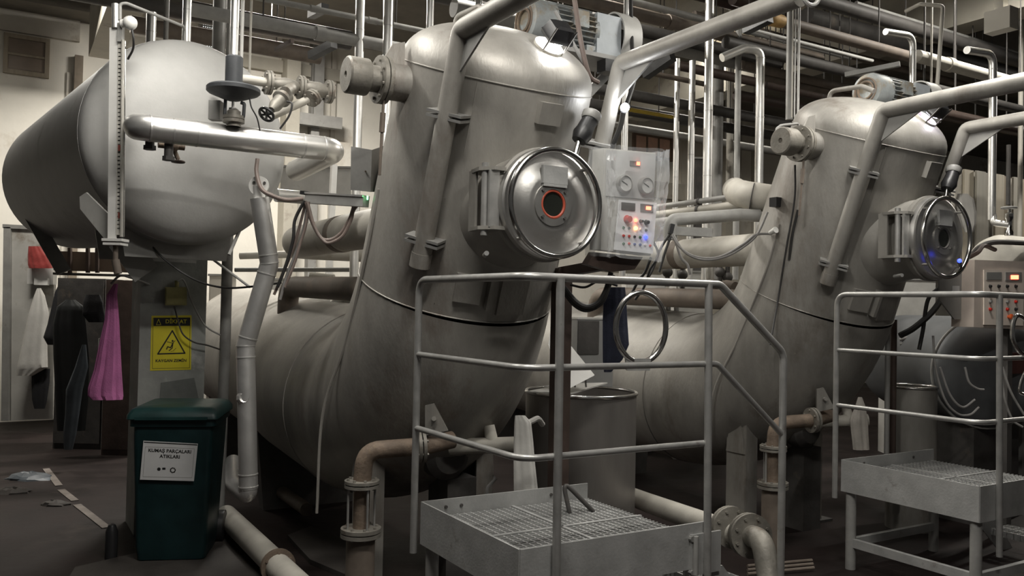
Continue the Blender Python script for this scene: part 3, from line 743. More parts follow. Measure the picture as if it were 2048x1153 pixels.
tr_ = part('transmitter', MB().sphere(gx(260, 46, -.02), .037, 20, 10).cyl(gx(243, 47, -.02), gx(262, 46, -.02), .022, n=14), WPLAS, gauge)
part('transmitter_cable', MB().hose([gx(264, 58, -.02), gx(267, 78, -.02), gx(266, 98, .02), gx(256, 118, .08)], .006), RUBBER, tr_)
part('vent_line', MB().tube([gx(240, 40, -.0), gx(240, 8, -.0), gx(252, 6, .01), at(366, 52, 4.9), at(369, 60, 4.95), at(370, 90, 4.98)], .0085, .03, 10), GALV, gauge)

# ---- aluminium-clad header in front of the dome
h0 = at(300, 257, 4.22); h1 = slide(h0, B, 662)
hd = thing('clad_header_pipe', 'thick bright aluminium-clad pipe crossing in front of the domed tank', 'pipe', (h0+h1)/2-Z*.06)
e0 = h0-B*.0; bk = (TA*.35+(-F)*.65).normalized()
part('cladding', MB().tube([h0-B*.06+(h0-CAM).normalized()*.34, h0-B*.06, h1+B*.03, h1+B*.03-F*.75-Z*.02], .066, .09, 28, 8), ALU, hd)
for t_ in (.0, .115, .24, .83, .955): q = h0.lerp(h1, t_); part('lap_joint', MB().cyl(q-B*.004, q+B*.004, .0678, n=28), ALUD, hd)
for px, py, hh in ((300, 278, .035), (338, 284, .075)):
    q = at(px, py, 4.30); part('drip_stub', MB().cyl(q, q-Z*hh, .022, n=12).cyl(q-Z*hh, q-Z*(hh+.02), .032, n=8), DARK, hd)
dv_ = at(345, 292, 4.42)
part('drain_valve', MB().sphere(dv_, .034, 14, 8).cyl(dv_-B*.07, dv_+B*.06, .018, n=10).cyl(dv_, dv_-Z*.07+B*.03, .012, n=8), RUST, hd, 'rusty drain valve')
part('drain_handle', MB().torus(dv_-Z*.08+B*.03, Z, .03, .006, 18, 6), BROWND, hd)
# ---- control valve with mushroom actuator
vy = 4.36; vb = at(467, 252, vy)
cv = thing('control_valve', 'dark grey mushroom-shaped actuator valve above the clad pipe', 'valve', vb)
c = at(467, 182, vy)
part('diaphragm_case', MB().lathe(c, Z, [(0, -.052), (.03, -.050), (.06, -.040), (.125, -.014), (.134, -.006), (.134, .012), (.126, .02), (.07, .034), (.044, .04), (0, .04)], 40), ACTU, cv)
part('spring_housing', MB().lathe(c, Z, [(.044, .035), (.044, .172), (.036, .18), (0, .18)], 28), ACTU, cv)
part('yoke', MB().tube([c+Vector((-.040, 0, -.045)), c+Vector((-.042, 0, -.14))], .009, 0, 8).tube([c+Vector((.040, 0, -.06)), c+Vector((.058, 0, -.065)), c+Vector((.055, 0, -.135)), c+Vector((.03, 0, -.14))], .009, .01, 8), ACTU, cv)
part('stem', MB().cyl(c-Z*.05, c-Z*.17, .008, n=8).cyl(c-Z*.09, c-Z*.105, .022, n=8), POL, cv)
part('bonnet', MB().lathe(vb+Z*.055, -Z, [(.022, -.03), (.034, -.02), (.034, 0), (.054, .004), (.054, .020), (.05, .022), (.054, .024), (.054, .040), (.036, .045), (.036, .06)], 24), CASTM, cv)
part('positioner_box', MB().box(at(432, 222, 4.47), Vector((.03, 0, 0)), Vector((0, .03, 0)), Z*.05), PAINT, cv)
part('air_line', MB().hose([at(499, 196, 4.35), at(503, 215, 4.34), at(514, 236, 4.36), at(520, 262, 4.38)], .004, 6), RUBBER, cv)
# ---- flanged strainer line behind the valve
s0 = at(487, 158, 4.62); s1 = slide(s0, B, 678)
sl = thing('strainer_line', 'rusty flanged steam line with strainer and three bolted flanges beside the domed tank', 'pipe', (s0+s1)/2-Z*.1)
def on(px): return slide(s0, B, px)
part('pipe', MB().tube([s0+TA*.35, s0, on(600)], .026, .05, 16), BEIGE, sl)
for px in (537, 602, 658): part('flange', MB().flange(on(px), B, .066, .014, 4, .004), CASTM, sl)
part('valve_neck', MB().sweep([on(600), on(615), on(640), on(656)], [.028, .045, .045, .03], 18), CASTM, sl)
q = on(580)-Z*.005
dn = (-F*-.55-B*.45-Z*.75).normalized()
part('strainer_body', MB().sweep([on(545), on(570), on(596)], [.028, .042, .03], 18).cyl(on(590), at(570, 185, 4.55), .032, n=16), CASTM, sl)
a0, a1 = at(570, 190, 4.60), at(543, 220, 4.5)
vv = part('bonnet', MB().sweep([a0, a0.lerp(a1, .3), a0.lerp(a1, .35), a0.lerp(a1, .75), a1], [.05, .05, .036, .034, .018], 18), CASTM, sl)
hw = at(533, 229, 4.47); hn = (a1-a0).normalized()
part('handwheel', MB().torus(hw, hn, .040, .0075, 24, 8).cyl(a1, hw, .008, n=8), BLACK, sl, 'black cast handwheel')
x_, y_, _ = basis(hn)
for k in range(3):
    a = k*math.pi/3; d = x_*math.cos(a)+y_*math.sin(a); part('handwheel_spoke', MB().cyl(hw-d*.04, hw+d*.04, .006, n=6), BLACK, sl)
b0, b1 = at(648, 178, 4.83), at(622, 196, 4.74)
part('branch_flange', MB().flange(at(625, 196, 4.72), (b1-b0), .048, .014, 4, .004), CASTM, sl)
part('branch_pipe', MB().cyl(at(632, 192, 4.74), at(545, 232, 4.70), .022, n=14), BEIGE, sl)
part('impulse_line', MB().hose([at(574, 203, 4.55), at(584, 208, 4.54), at(578, 232, 4.54), at(560, 258, 4.55)], .0055, 6), RUBBER, sl)

# ---- bent aluminium drop pipe
dy = 4.52
drop = thing('clad_drop_pipe', 'bent aluminium-clad drop pipe with a crushed dent beside the machine body', 'pipe', at(497, 985, dy))
dp = [at(519, 396, 4.47), at(539, 528, dy), at(491, 692, dy), at(497, 978, dy)]
part('cladding', MB().tube(dp, .049, .07, 26, 5), ALUD, drop)
for a, b, t_ in ((0, 1, .86), (0, 1, .99), (1, 2, .12), (1, 2, .9), (2, 3, .0), (2, 3, .08), (2, 3, .9), (2, 3, .985)):
    q = dp[a].lerp(dp[b], t_); d = (dp[b]-dp[a]).normalized(); part('strap', MB().cyl(q-d*.003, q+d*.003, .0515, n=26), ALU, drop)
dn_ = dp[2].lerp(dp[3], .36)
part('crushed_dent', MB().lathe(dn_+Vector((.0, -.041, 0)), Vector((.25, -1, .15)), [(0, -.004), (.014, .003), (.024, .008), (.034, .0), (.042, -.012)], 11), ALU, drop, 'crumpled shiny dent', sharp=10)
part('flange_plate', MB().cyl(at(518, 372, 4.46)-Vector((0, .008, 0)), at(518, 372, 4.46)+Vector((0, .008, 0)), .052, n=24).cyl(at(518, 372, 4.46), at(519, 400, 4.47), .03, n=14), WPLAS, drop)
for px, py in ((508, 365), (529, 366)): part('flange_bolt', MB().cyl(at(px, py, 4.445), at(px, py, 4.46), .008, n=6), DARK, drop)
part('bottom_elbow', MB().tube([dp[3]+Z*.03, dp[3]-Z*.035, dp[3]-Z*.02+Vector((-.11, .10, .02)), at(466, 925, 4.9)], .046, .06, 20), ALUD, drop)
part('side_arm', MB().cyl(at(552, 391, 4.62), at(614, 396, 4.75), .036, n=22), ALU, drop)
part('hanger_hose', MB().hose([at(515, 318, 4.44), at(513, 345, 4.43), at(523, 378, 4.41), at(545, 392, 4.42), at(572, 400, 4.45), at(605, 398, 4.5)], .011), HOSEB, drop)
# ---- dark vertical pipe between bin and drop pipe
solo('standpipe', MB().tube([at(456, 470, 5.8), at(450, 700, 5.8), Vector((at(438, 1000, 5.8).x, 5.8, 0))], .036, .1, 16), GALV, 'dull grey standpipe rising from the floor behind the green bin', 'pipe')
# ---- cable tray, cover plate, hoses between tank and near machine
q0 = at(616, 398, 4.62); q1 = at(732, 405, 4.42)
tr = thing('cable_tray', 'short aluminium cable trunking sticking out of the near tower cover plate', 'cable tray', (q0+q1)/2-Z*.03)
part('channel', MB().bar(q0, q1, .05, .05), GALV, tr)
part('lid', MB().bar(q0+Z*.03, q1+Z*.03, .06, .010), ALU, tr)
part('end_cap', MB().bar(q0+Z*.03+(q0-q1).normalized()*.03, q0+Z*.03, .065, .02), BLACK, tr)
part('indicator', MB().box(at(735, 396, 4.40), Vector((.004, 0, 0)), Vector((0, .004, 0)), Z*.010), LED_G, tr)
cp = thing('cable_cover', 'grey folded sheet cover on the side of the near tower', 'cover', at(722, 388, 4.42))
part('front_plate', MB().prism([at(702, 293, 4.42), at(744, 300, 4.40), at(741, 384, 4.40), at(701, 380, 4.42)], Vector((.002, .008, 0))), PAINT, cp)
part('side_plate', MB().prism([at(744, 300, 4.40), at(779, 288, 4.56), at(772, 382, 4.56), at(741, 384, 4.40)], Vector((.004, .006, 0))), PAINT, cp)
for px, py in ((731, 343), (760, 306)): part('screw', MB().cyl(at(px, py, 4.38), at(px, py, 4.41), .005, n=6), RUST, cp)
for k, (pts, m_, r_) in enumerate((
    ([(612, 402), (600, 450), (585, 500), (565, 550), (548, 590)], HOSEB, .008), ([(615, 404), (607, 460), (590, 510), (572, 556), (560, 600)], HOSEG, .008),
    ([(609, 402), (590, 440), (586, 480), (572, 530), (555, 575)], RUBBER, .009), ([(618, 404), (612, 450), (600, 490), (588, 530), (570, 575)], HOSEB, .007))):
    solo('air_hose', MB().hose([at(x, y, 4.55-.01*k) for x, y in pts], r_), m_, ['brown air hose', 'grey air hose', 'black air hose', 'thin brown air hose'][k]+' in the bundle dropping from the trunking end', 'hose', 'hoses dropping from the trunking')
for k, pts in enumerate(([(615, 405), (628, 452), (645, 480), (660, 486), (685, 472), (702, 440), (708, 420), (730, 392)], [(612, 405), (622, 440), (640, 474), (660, 480), (682, 466), (698, 440), (704, 424), (712, 395)])):
    solo('air_hose', MB().hose([at(x, y, 4.50+.02*k) for x, y in pts], .009), HOSEB, ['outer', 'inner'][k]+' brown hose of the loop hanging under the trunking', 'hose', 'hoses looped under the trunking')
solo('slack_cable', MB().hose([at(283, 468, 5.0), at(330, 520, 5.0), at(390, 560, 5.0), at(450, 576, 4.9), at(520, 572, 4.75), at(562, 566, 4.7)], .006), RUBBER, 'thin black cable sagging under the tank to the drop pipe', 'cable')
solo('brace_rod', MB().cyl(at(360, 470, 5.3), at(500, 575, 5.2), .008, n=8), GALV, 'thin grey brace rod slanting below the tank', 'rod')
solo('lever_rod', MB().cyl(at(484, 450, 5.2), at(458, 510, 5.1), .010, n=8), GALV, 'short grey lever rod under the right rim of the tank', 'rod')

# ================================================================== pedestal, sign, box, bin
k0 = at(275, 800, 5.58); k0.z = 0
ped = thing('concrete_pedestal', 'grey painted square concrete pedestal carrying the tank', 'pedestal', k0+B*.22-F*.2)
part('shaft', MB().box(k0+B*.208-F*.21+Z*.93, B*.208, F*.21, Z*.93), CONC, ped)
def onped(px, py):
    d = ray(px, py); n = F; t = (k0-CAM).dot(n)/d.dot(n); return CAM+d*t
part('cement_patch', MB().prism([onped(322, 766), onped(388, 756), onped(400, 812), onped(318, 812)], F*.006), PATCH, ped)
sg = thing('warning_sign', 'yellow slippery floor warning sign with black triangle on the pedestal', 'sign', onped(342, 741))
part('plate', MB().prism([onped(303, 632), onped(383, 631), onped(382, 740), onped(300, 742)], F*.003), YEL, sg)
oo = F*.0032
def sp(px, py): return onped(px, py)+oo
part('header_band', MB().prism([sp(307, 636), sp(380, 635.5), sp(380, 652), sp(307, 652.5)], F*.0008), INK, sg)
part('lettering', text_mb('DİKKAT', sp(352, 643.8)+F*.0012, B, Z, .036, .0006), INKY, sg, 'yellow word DİKKAT')
def stroke(pts, w_, close=False, off=.0):
    mb = MB(); P_ = [sp(*p)+F*off for p in pts]
    if close: P_.append(P_[0])
    for a, b in zip(P_, P_[1:]): mb.bar(a-(b-a).normalized()*w_*.3, b+(b-a).normalized()*w_*.3, .0008, w_, up=F.cross(b-a))
    return mb
part('border_line', stroke([(306, 637), (380, 636.5), (379, 736), (304.5, 738)], .0025, True), INK, sg)
part('triangle', stroke([(344.5, 662), (369.5, 707), (315.5, 708.5)], .009, True), INK, sg)
fg = stroke([(346, 686), (341, 696), (335, 694), (333, 699)], .007).add([], [])
for pts, w_ in (([(346, 686), (344, 697), (338, 702)], .006), ([(345, 687), (350, 682)], .004), ([(345, 687), (334, 684)], .004), ([(347, 701), (352, 697)], .003), ([(341, 704), (348, 702)], .0025)):
    m2 = stroke(pts, w_); fg.add(m2.v, m2.f)
fg.cyl(sp(345, 682.5), sp(345, 682.5)+F*.0008, .0065, n=12)
part('slipping_figure', fg, INK, sg)
part('lettering', text_mb('KAYGAN ZEMİN', sp(342, 722)+F*.0012, B, Z, .026, .0006), INK, sg, 'black words KAYGAN ZEMİN')
part('small_triangle', stroke([(317, 639), (321.5, 650), (312.5, 650)], .0035, True, .0012), INKY, sg)
jb = thing('junction_box', 'old yellow junction box on the pedestal above the warning sign', 'junction box', onped(348, 610))
part('case', MB().prism([onped(330, 577), onped(369, 577), onped(369, 609), onped(330, 609)], F*.055), YBOX, jb)
part('lid_rim', MB().prism([onped(328, 575)+F*.04, onped(371, 575)+F*.04, onped(371, 611)+F*.04, onped(328, 611)+F*.04], F*.008), YBOX, jb)
part('gland', MB().cyl(onped(352, 577)+F*.03, onped(352, 562)+F*.03, .014, n=10), YBOX, jb)
for pts, nm in (([(352, 564), (362, 560), (372, 580), (378, 600), (405, 650), (440, 672)], 'upper'), ([(345, 612), (352, 640), (362, 668), (384, 684), (410, 690), (440, 700)], 'lower')):
    solo('box_cable', MB().hose([onped(x, y)+F*.07 for x, y in pts], .0055), GALV if nm == 'upper' else DARK, ('pale cable leaving the top' if nm == 'upper' else 'dark cable leaving the bottom')+' of the old yellow junction box', 'cable')
# wheelie bin
bc = atz(338, 1130, 0); bn = Vector((.16, -1, 0)).normalized(); bxr = Vector((-bn.y, bn.x, 0))
bin_ = thing('wheelie_bin', 'dark green plastic wheelie bin with a paper notice under the warning sign', 'bin', bc-bn*.2)
def bp(x, d, z): return bc-bn*d+bxr*x+Z*z
def rrect(w0, w1, d0, d1, z, r=.03):
    out = []
    for cx, cy, a0 in ((w1-r, d0+r, -90), (w1-r, d1-r, 0), (w0+r, d1-r, 90), (w0+r, d0+r, 180)):
        for k in range(5):
            a = math.radians(a0+90*k/4); out.append(bp(cx+r*math.cos(a), cy+r*math.sin(a), z))
    return out
part('body', MB().loft([rrect(-.19, .19, .03, .40, .02), rrect(-.20, .20, .02, .42, .10), rrect(-.222, .222, .0, .50, .74), rrect(-.222, .222, .0, .50, .80), rrect(-.24, .24, -.02, .52, .805), rrect(-.24, .24, -.02, .52, .845)]), GREEN, bin_)
part('lid', MB().loft([rrect(-.252, .252, -.035, .53, .845), rrect(-.256, .256, -.04, .53, .85), rrect(-.254, .254, -.035, .53, .875), rrect(-.235, .235, -.01, .51, .905), rrect(-.21, .21, .03, .48, .915)]), GREENL, bin_)
part('lid_lip', MB().box(bp(0, -.045, .856), bxr*.20, bn*.012, Z*.008), GREENL, bin_)
for s in (-1, 1): part('wheel', MB().cyl(bp(.18*s, .47, .10), bp(.23*s, .47, .10), .10, n=24), BLACK, bin_)
part('handle_bar', MB().cyl(bp(-.2, .56, .83), bp(.2, .56, .83), .014, n=10), GREEN, bin_)
def onbin(px, py):
    n = bn; d = ray(px, py); o = bc+bn*.014; t = (o-CAM).dot(n)/d.dot(n); return CAM+d*t
nt_ = thing('paper_notice', 'laminated white paper notice taped on the dark green bin', 'notice', onbin(336, 962))
part('sheet', MB().prism([onbin(287, 882), onbin(396, 888), onbin(388, 963), onbin(280, 960)], bn*.002), PAPER, nt_)
for k, (pts, w_) in enumerate((([(288, 885), (395, 890.5)], .006), ([(291, 894), (389, 898), (384, 956), (286, 954)], .002))):
    P_ = [onbin(*p)+bn*.0025 for p in pts]
    if k: P_.append(P_[0])
    mb = MB()
    for a, b in zip(P_, P_[1:]): mb.bar(a, b, .0006, w_, up=bn.cross(b-a))
    part('border_line' if k else 'header_line', mb, PAINT if k else INK, nt_)
for k, (tx, py, sz) in enumerate((('KUMAŞ PARÇALARI', 903, .027), ('ATIKLARI', 914, .027))):
    dx = (onbin(389, 898)-onbin(291, 894)).normalized()
    part('lettering', text_mb(tx, onbin(340, py)+bn*.0028, dx, bn.cross(dx)*-1 if bn.cross(dx).z < 0 else bn.cross(dx), sz, .0006), INK, nt_)
c_ = onbin(346, 941)+bn*.0026
part('recycling_mark', MB().add([], []).torus(c_, bn, .014, .0035, 7, 4), INK, nt_)
part('waste_mark', MB().cyl(onbin(318, 939)+bn*.002, onbin(318, 939)+bn*.0032, .010, n=12).box(onbin(328, 938)+bn*.0026, bxr*.009, Z*.006, bn*.0006), INK, nt_)
# ================================================================== hanging clothes
def garment(rows, Y, depth=.35, folds=5, amp=.18, seed=1, n=44):
    """rows of (y, left, right) picture outline; a hollow draped volume with folds about distance Y"""
    rnd = random.Random(seed); ph = [rnd.uniform(0, 6.28) for _ in range(4)]
    full = []
    for i in range(len(rows)-1):
        for k in range(4):
            t = k/4; full.append([rows[i][j]*(1-t)+rows[i+1][j]*t for j in range(3)])
    full.append(rows[-1]); rings = []
    for i, (y, xl, xr) in enumerate(full):
        a, b = at(xl, y, Y), at(xr, y, Y); c = (a+b)/2; hw = (b-a).length/2; x = (b-a).normalized(); fw = Vector((-x.y, x.x, 0)).normalized()
        s = i/len(full); r = []
        for k in range(n):
            q = 2*math.pi*k/n
            w_ = 1+amp*math.sin(folds*q+ph[0]+1.2*s)*(.4+.6*s)+amp*.5*math.sin((folds*2+1)*q+ph[1]-s*2)
            r.append(c+x*(hw*math.cos(q)*(1+.25*(w_-1)))+fw*(hw*depth*math.sin(q)*w_))
        rings.append(r)
    return MB().loft(rings)
solo('pink_cloth', garment([(568, 228, 236), (590, 214, 234), (640, 210, 238), (690, 199, 240), (740, 189, 242), (776, 177, 244), (792, 176, 245), (800, 184, 244)], 5.32, .35, 6, .2, 3), PINK, 'pink cloth hanging beside the grey pedestal', 'cloth')
solo('white_apron', garment([(577, 74, 82), (592, 68, 90), (625, 58, 98), (660, 50, 96), (700, 42, 95), (735, 34, 96), (752, 33, 66)], 9.55, .3, 4, .16, 5), WCLOTH, 'white plastic apron hanging on the pale partition', 'apron')
solo('black_jacket', garment([(568, 118, 124), (585, 110, 138), (615, 103, 149), (650, 95, 149), (675, 87, 146), (690, 95, 138)], 9.3, .4, 4, .14, 7), BCLOTH, 'black jacket hanging next to the white apron', 'jacket')
solo('dark_trousers', garment([(738, 64, 100), (765, 63, 99), (800, 64, 94), (818, 68, 90)], 9.6, .3, 4, .1, 9), BCLOTH, 'dark trousers hanging below the white apron', 'trousers')
solo('dark_bag', garment([(590, 172, 200), (605, 167, 206), (630, 166, 210), (645, 178, 210)], 8.0, .4, 3, .1, 11), BCLOTH, 'black cloth bag hanging behind the pink cloth', 'bag')
solo('dark_coat', garment([(600, 132, 150), (614, 114, 168), (650, 106, 172), (720, 108, 178), (800, 112, 176), (862, 116, 170)], 8.2, .3, 5, .15, 13), mat('grey_green_cloth', (.014, .015, .015), .85, 0, .3, 6), 'grey-green work coat hanging below the black jacket', 'coat')
solo('grey_sheet', garment([(690, 164, 172), (735, 150, 176), (780, 132, 165), (830, 130, 158), (870, 126, 152), (900, 128, 145)], 7.6, .25, 3, .12, 15), BLUEG, 'blue-grey plastic sheet hanging behind the pink cloth', 'sheet')
hr = solo('clothes_rod', MB().hose([at(222, 568, 5.34), at(240, 552, 5.34), at(262, 556, 5.4), at(300, 570, 5.62)], .008), GALV, 'bent grey rod holding the pink cloth', 'rod')
nb = thing('notice_board', 'white wall box with a red plastic bag above the apron', 'wall box', at(82, 570, 9.65))
part('case', MB().prism([at(55, 537, 9.65), at(107, 537, 9.65), at(106, 570, 9.65), at(54, 568, 9.65)], Vector((0, .08, 0))), WPLAS, nb)
part('lower_tray', MB().prism([at(68, 556, 9.6), at(95, 557, 9.6), at(95, 571, 9.6), at(68, 570, 9.6)], Vector((0, .04, 0))), WPLAS, nb)
part('red_bag', garment([(493, 57, 82), (510, 56, 95), (530, 57, 104), (537, 60, 106)], 9.55, .25, 5, .15, 17), REDB, nb, 'crumpled red plastic bag')
solo('navy_jacket', garment([(575, 1214, 1250), (595, 1208, 1252), (640, 1206, 1254), (690, 1206, 1257), (720, 1206, 1244), (745, 1208, 1222)], 4.45, .35, 4, .14, 21), NAVY, 'dark navy work jacket hanging under the wrapped control panel', 'jacket')
solo('white_towel', garment([(832, 1030, 1050), (845, 1029, 1062), (880, 1028, 1066), (930, 1028, 1070), (985, 1029, 1076)], 4.30, .3, 4, .2, 23), WCLOTH, 'white towel hanging on the drum edge beside the platform', 'towel')
solo('white_bag', garment([(795, 1716, 1724), (812, 1711, 1730), (840, 1700, 1735), (870, 1703, 1736), (900, 1706, 1738)], 5.6, .5, 4, .14, 25), mat('dusty_white_bag', (.42, .39, .35), .7, 0, .15, 8, .2, 40), 'dusty white cloth bag tied at the far machine leg', 'bag')
# dark store under the tank: cross beam, cabinet, shelf
sb = thing('steel_cross_beam', 'rusty brown steel cross beam behind the hanging clothes', 'beam', at(175, 545, 7.6))
part('web', MB().bar(at(112, 522, 7.6), at(300, 528, 7.7), .10, .17), mat('brown_beam_paint', (.16, .115, .085), .7, .1, .2, 6), sb)
part('lower_flange', MB().bar(at(112, 548, 7.6), at(300, 553, 7.7), .14, .02), DARK, sb)
for px in (135, 171, 190): part('stiffener', MB().prism([at(px, 496, 7.5), at(px+6, 496, 7.5), at(px+6, 546, 7.5), at(px, 546, 7.5)], Vector((0, .03, 0))), BROWND, sb)
for px0, px1, py0, py1, Y, m_, lb in ((106, 202, 556, 870, 8.7, DARK, 'dark grey steel locker behind the hanging clothes'), (203, 285, 560, 880, 8.4, BROWND, 'dark brown steel cabinet behind the pink cloth')):
    p0, p1 = at(px0, py1, Y), at(px1, py1, Y); zt = at(px0, py0, Y).z
    t = thing('steel_cabinet', lb, 'cabinet', Vector(((p0.x+p1.x)/2, Y+.2, 0)))
    part('case', MB().abox(p0.x, p1.x, Y, Y+.4, 0, zt), m_, t)
    part('door', MB().abox(p0.x+.01, p1.x-.01, Y-.015, Y, .06, zt-.02), m_, t)
    part('handle', MB().abox(p1.x-.04, p1.x-.03, Y-.035, Y-.015, zt*.55, zt*.65), GALV, t)
# ================================================================== wrapped control panel beside the near door
pn = F; pc = at(1262, 405, 4.05)
PT = (Z*1.0-B*.045+F*.05).normalized()               # slightly leaning back
pnN = B.cross(PT).normalized()
if pnN.dot(F) < 0: pnN = -pnN
def onpan(px, py, off=0, c0=pc):
    d = ray(px, py); t = (c0-CAM).dot(pnN)/d.dot(pnN); return CAM+d*t+pnN*off
cpn = thing('operator_panel', 'grey control panel with gauges and lit buttons wrapped in clear plastic', 'control panel', onpan(1250, 515))
q4 = [onpan(1208, 296), onpan(1312, 306), onpan(1302, 512), onpan(1202, 500)]
part('case', MB().prism([p-pnN*.09 for p in q4], pnN*.088), GREYL, cpn)
part('upper_face', MB().prism([onpan(1212, 300), onpan(1310, 309), onpan(1306, 400), onpan(1211, 392)], pnN*.006), mat('panel_upper_grey', (.46, .46, .455), .45, 0, .08, 7), cpn)
kp = part('keypad', MB().prism([onpan(1236, 400, .004), onpan(1310, 406, .004), onpan(1302, 508, .004), onpan(1226, 500, .004)], pnN*.010), LIGHTG, cpn, 'light grey keypad plate')
for k, (x, y) in enumerate(((1244, 368), (1287, 372))):
    c = onpan(x, y, .008)
    g = part('pressure_gauge', MB().lathe(c, pnN, [(.042, -.004), (.042, .022), (.036, .024), (.036, .016), (0, .016)], 32), RAIL, cpn)
    part('dial', MB().cyl(c+pnN*.015, c+pnN*.0172, .0355, n=28), DIAL, g)
    part('needle', MB().bar(c+pnN*.019-B*.02+PT*.01, c+pnN*.019+B*.012-PT*.005, .002, .003, up=pnN), INK, g)
def disp(x0, y0, x1, y1, m_=BLACK, off=.014, nm='display'):
    return part(nm, MB().prism([onpan(x0, y0, off), onpan(x1, y0+(x1-x0)*.09, off), onpan(x1-.3, y1+(x1-x0)*.09, off), onpan(x0-.3, y1, off)], pnN*.004), m_, cpn)
disp(1258, 322, 1278, 332, DARK, .006); disp(1270, 324, 1276, 331, LED_R, .012, 'led_digits')
disp(1239, 405, 1266, 420, DARK); disp(1277, 408, 1302, 424, DARK); disp(1287, 413, 1296, 420, LED_R, .019, 'led_digits')
def btn(x, y, r, m_, h=.012, nm='button'):
    c = onpan(x, y, .013); return part(nm, MB().lathe(c, pnN, [(r*1.25, 0), (r*1.25, .004), (r, .005), (r*.95, h), (0, h+.001)], 18), m_, cpn)
btn(1250, 439, .016, REDP, .025, 'stop_button')
for x, y, m_, nm in ((1267, 441, LED_R, 'lit_button'), (1267, 457, LED_O, 'lit_button'), (1287, 475, LED_B, 'lit_button')): btn(x, y, .0075, m_, .010, nm)
btn(1277, 443, .007, BLACK, .02, 'selector_switch'); btn(1288, 445, .010, BLACK, .02, 'selector_switch')
for x, y, m_ in ((1243, 456, GREENP), (1254, 457, BLACK), (1277, 459, WPLAS), (1288, 461, BLACK), (1243, 472, REDP), (1254, 473, REDP), (1265, 474, BLACK), (1276, 475, GREENP),
                 (1243, 488, GREENP), (1254, 488, REDP), (1265, 489, BLUEP), (1276, 490, BLUEP), (1286, 490, WPLAS), (1296, 492, REDP)): btn(x, y, .0055, m_, .008)
# clear plastic film: a loose crumpled bag round the case
rf = random.Random(4); rings = []
for j in range(15):
    t = j/14; yy = 291+t*222; r = []
    lx, rx = 1204-t*8, 1327-t*20
    for k in range(44):
        a = 2*math.pi*k/44; x = (lx+rx)/2+(rx-lx)/2*(abs(math.cos(a))**.35)*(1 if math.cos(a) >= 0 else -1)
        dep = (abs(math.sin(a))**.35)*(1 if math.sin(a) >= 0 else -1)
        off = (.04+.03*rf.random()) if dep < 0 else -.11
        off = off if abs(dep) > .55 else -.035-.06*dep
        r.append(onpan(x+rf.uniform(-2.2, 2.2), yy+(x-lx)*.10+rf.uniform(-3, 3), off))
    rings.append(r)
part('plastic_wrap', MB().loft(rings, cap=False), FILM, cpn, 'crumpled clear plastic film', sharp=20)
part('wrap_tail', MB().prism([onpan(1310, 306, .02), onpan(1326, 304, .0), onpan(1327, 318, -.02), onpan(1316, 400, .0), onpan(1308, 402, .015)], pnN*.002), FILM, cpn)
part('side_sticker', MB().prism([onpan(1313, 308, -.03), onpan(1322, 306, -.05), onpan(1321, 330, -.05), onpan(1311, 330, -.03)], pnN*.003), mat('blue_sticker', (.10, .17, .26), .4, 0, .1, 6), cpn)
part('side_sticker', MB().prism([onpan(1311, 338, -.03), onpan(1319, 337, -.05), onpan(1318, 352, -.05), onpan(1310, 352, -.03)], pnN*.003), mat('orange_sticker', (.36, .16, .08), .4, 0, .1, 6), cpn)
# stand of the panel
part('bracket_arm', MB().prism([onpan(1205, 505, -.06), onpan(1302, 515, -.06), onpan(1285, 540, -.06), onpan(1240, 545, -.06), onpan(1190, 530, -.06)], -pnN*.05), BROWND, cpn)
st0 = at(1122, 560, 3.75)
part('arm', MB().bar(onpan(1240, 530, -.1), at(1124, 545, 4.42), .05, .05), BROWND, cpn)
sp0 = at(1124, 545, 4.42)
part('stand_post', MB().bar(Vector((sp0.x, sp0.y, 0)), sp0+Z*.02, .085, .07, up=F), BROWND, cpn)
for k, (pts, r_) in enumerate((([(1305, 480), (1316, 510), (1300, 540), (1288, 575), (1270, 600)], .006), ([(1302, 515), (1290, 545), (1278, 560), (1262, 590)], .007))):
    solo('panel_cable', MB().hose([at(x, y, 4.25) for x, y in pts], r_), RUBBER, ['slim', 'thick'][k]+' black cable hanging from the wrapped control panel', 'cable')
for k, pts in enumerate(([(1128, 575), (1150, 602), (1172, 614), (1196, 606), (1212, 580), (1222, 545)], [(1126, 580), (1150, 610), (1175, 620), (1203, 605), (1216, 575), (1226, 550)], [(1140, 570), (1170, 575), (1200, 562), (1235, 572)])):
    solo('cable_loop', MB().hose([at(x, y, 4.22+.02*k) for x, y in pts], .013 if k < 2 else .006), RUBBER, ['upper thick', 'lower thick', 'slim'][k]+' black cable looping below the panel arm', 'cable', 'cables looping below the panel arm')
# ================================================================== polished guide ring on the near platform rail
gr = thing('guide_ring', 'polished oval steel guide ring standing behind the platform handrail', 'guide ring', at(1277, 738, 3.72))
rc = at(1282, 655, 3.72); ringp = [rc+Vector((.114*math.cos(2*math.pi*k/64), .03*math.cos(2*math.pi*k/64), .152*math.sin(2*math.pi*k/64))) for k in range(64)]
part('ring', MB().sweep(ringp, .0125, 12, closed=True), POL, gr)
part('ring_seat', MB().prism([at(1252, 718, 3.70), at(1302, 718, 3.70), at(1300, 742, 3.70), at(1254, 742, 3.70)], Vector((0, .05, 0))), RAIL, gr)
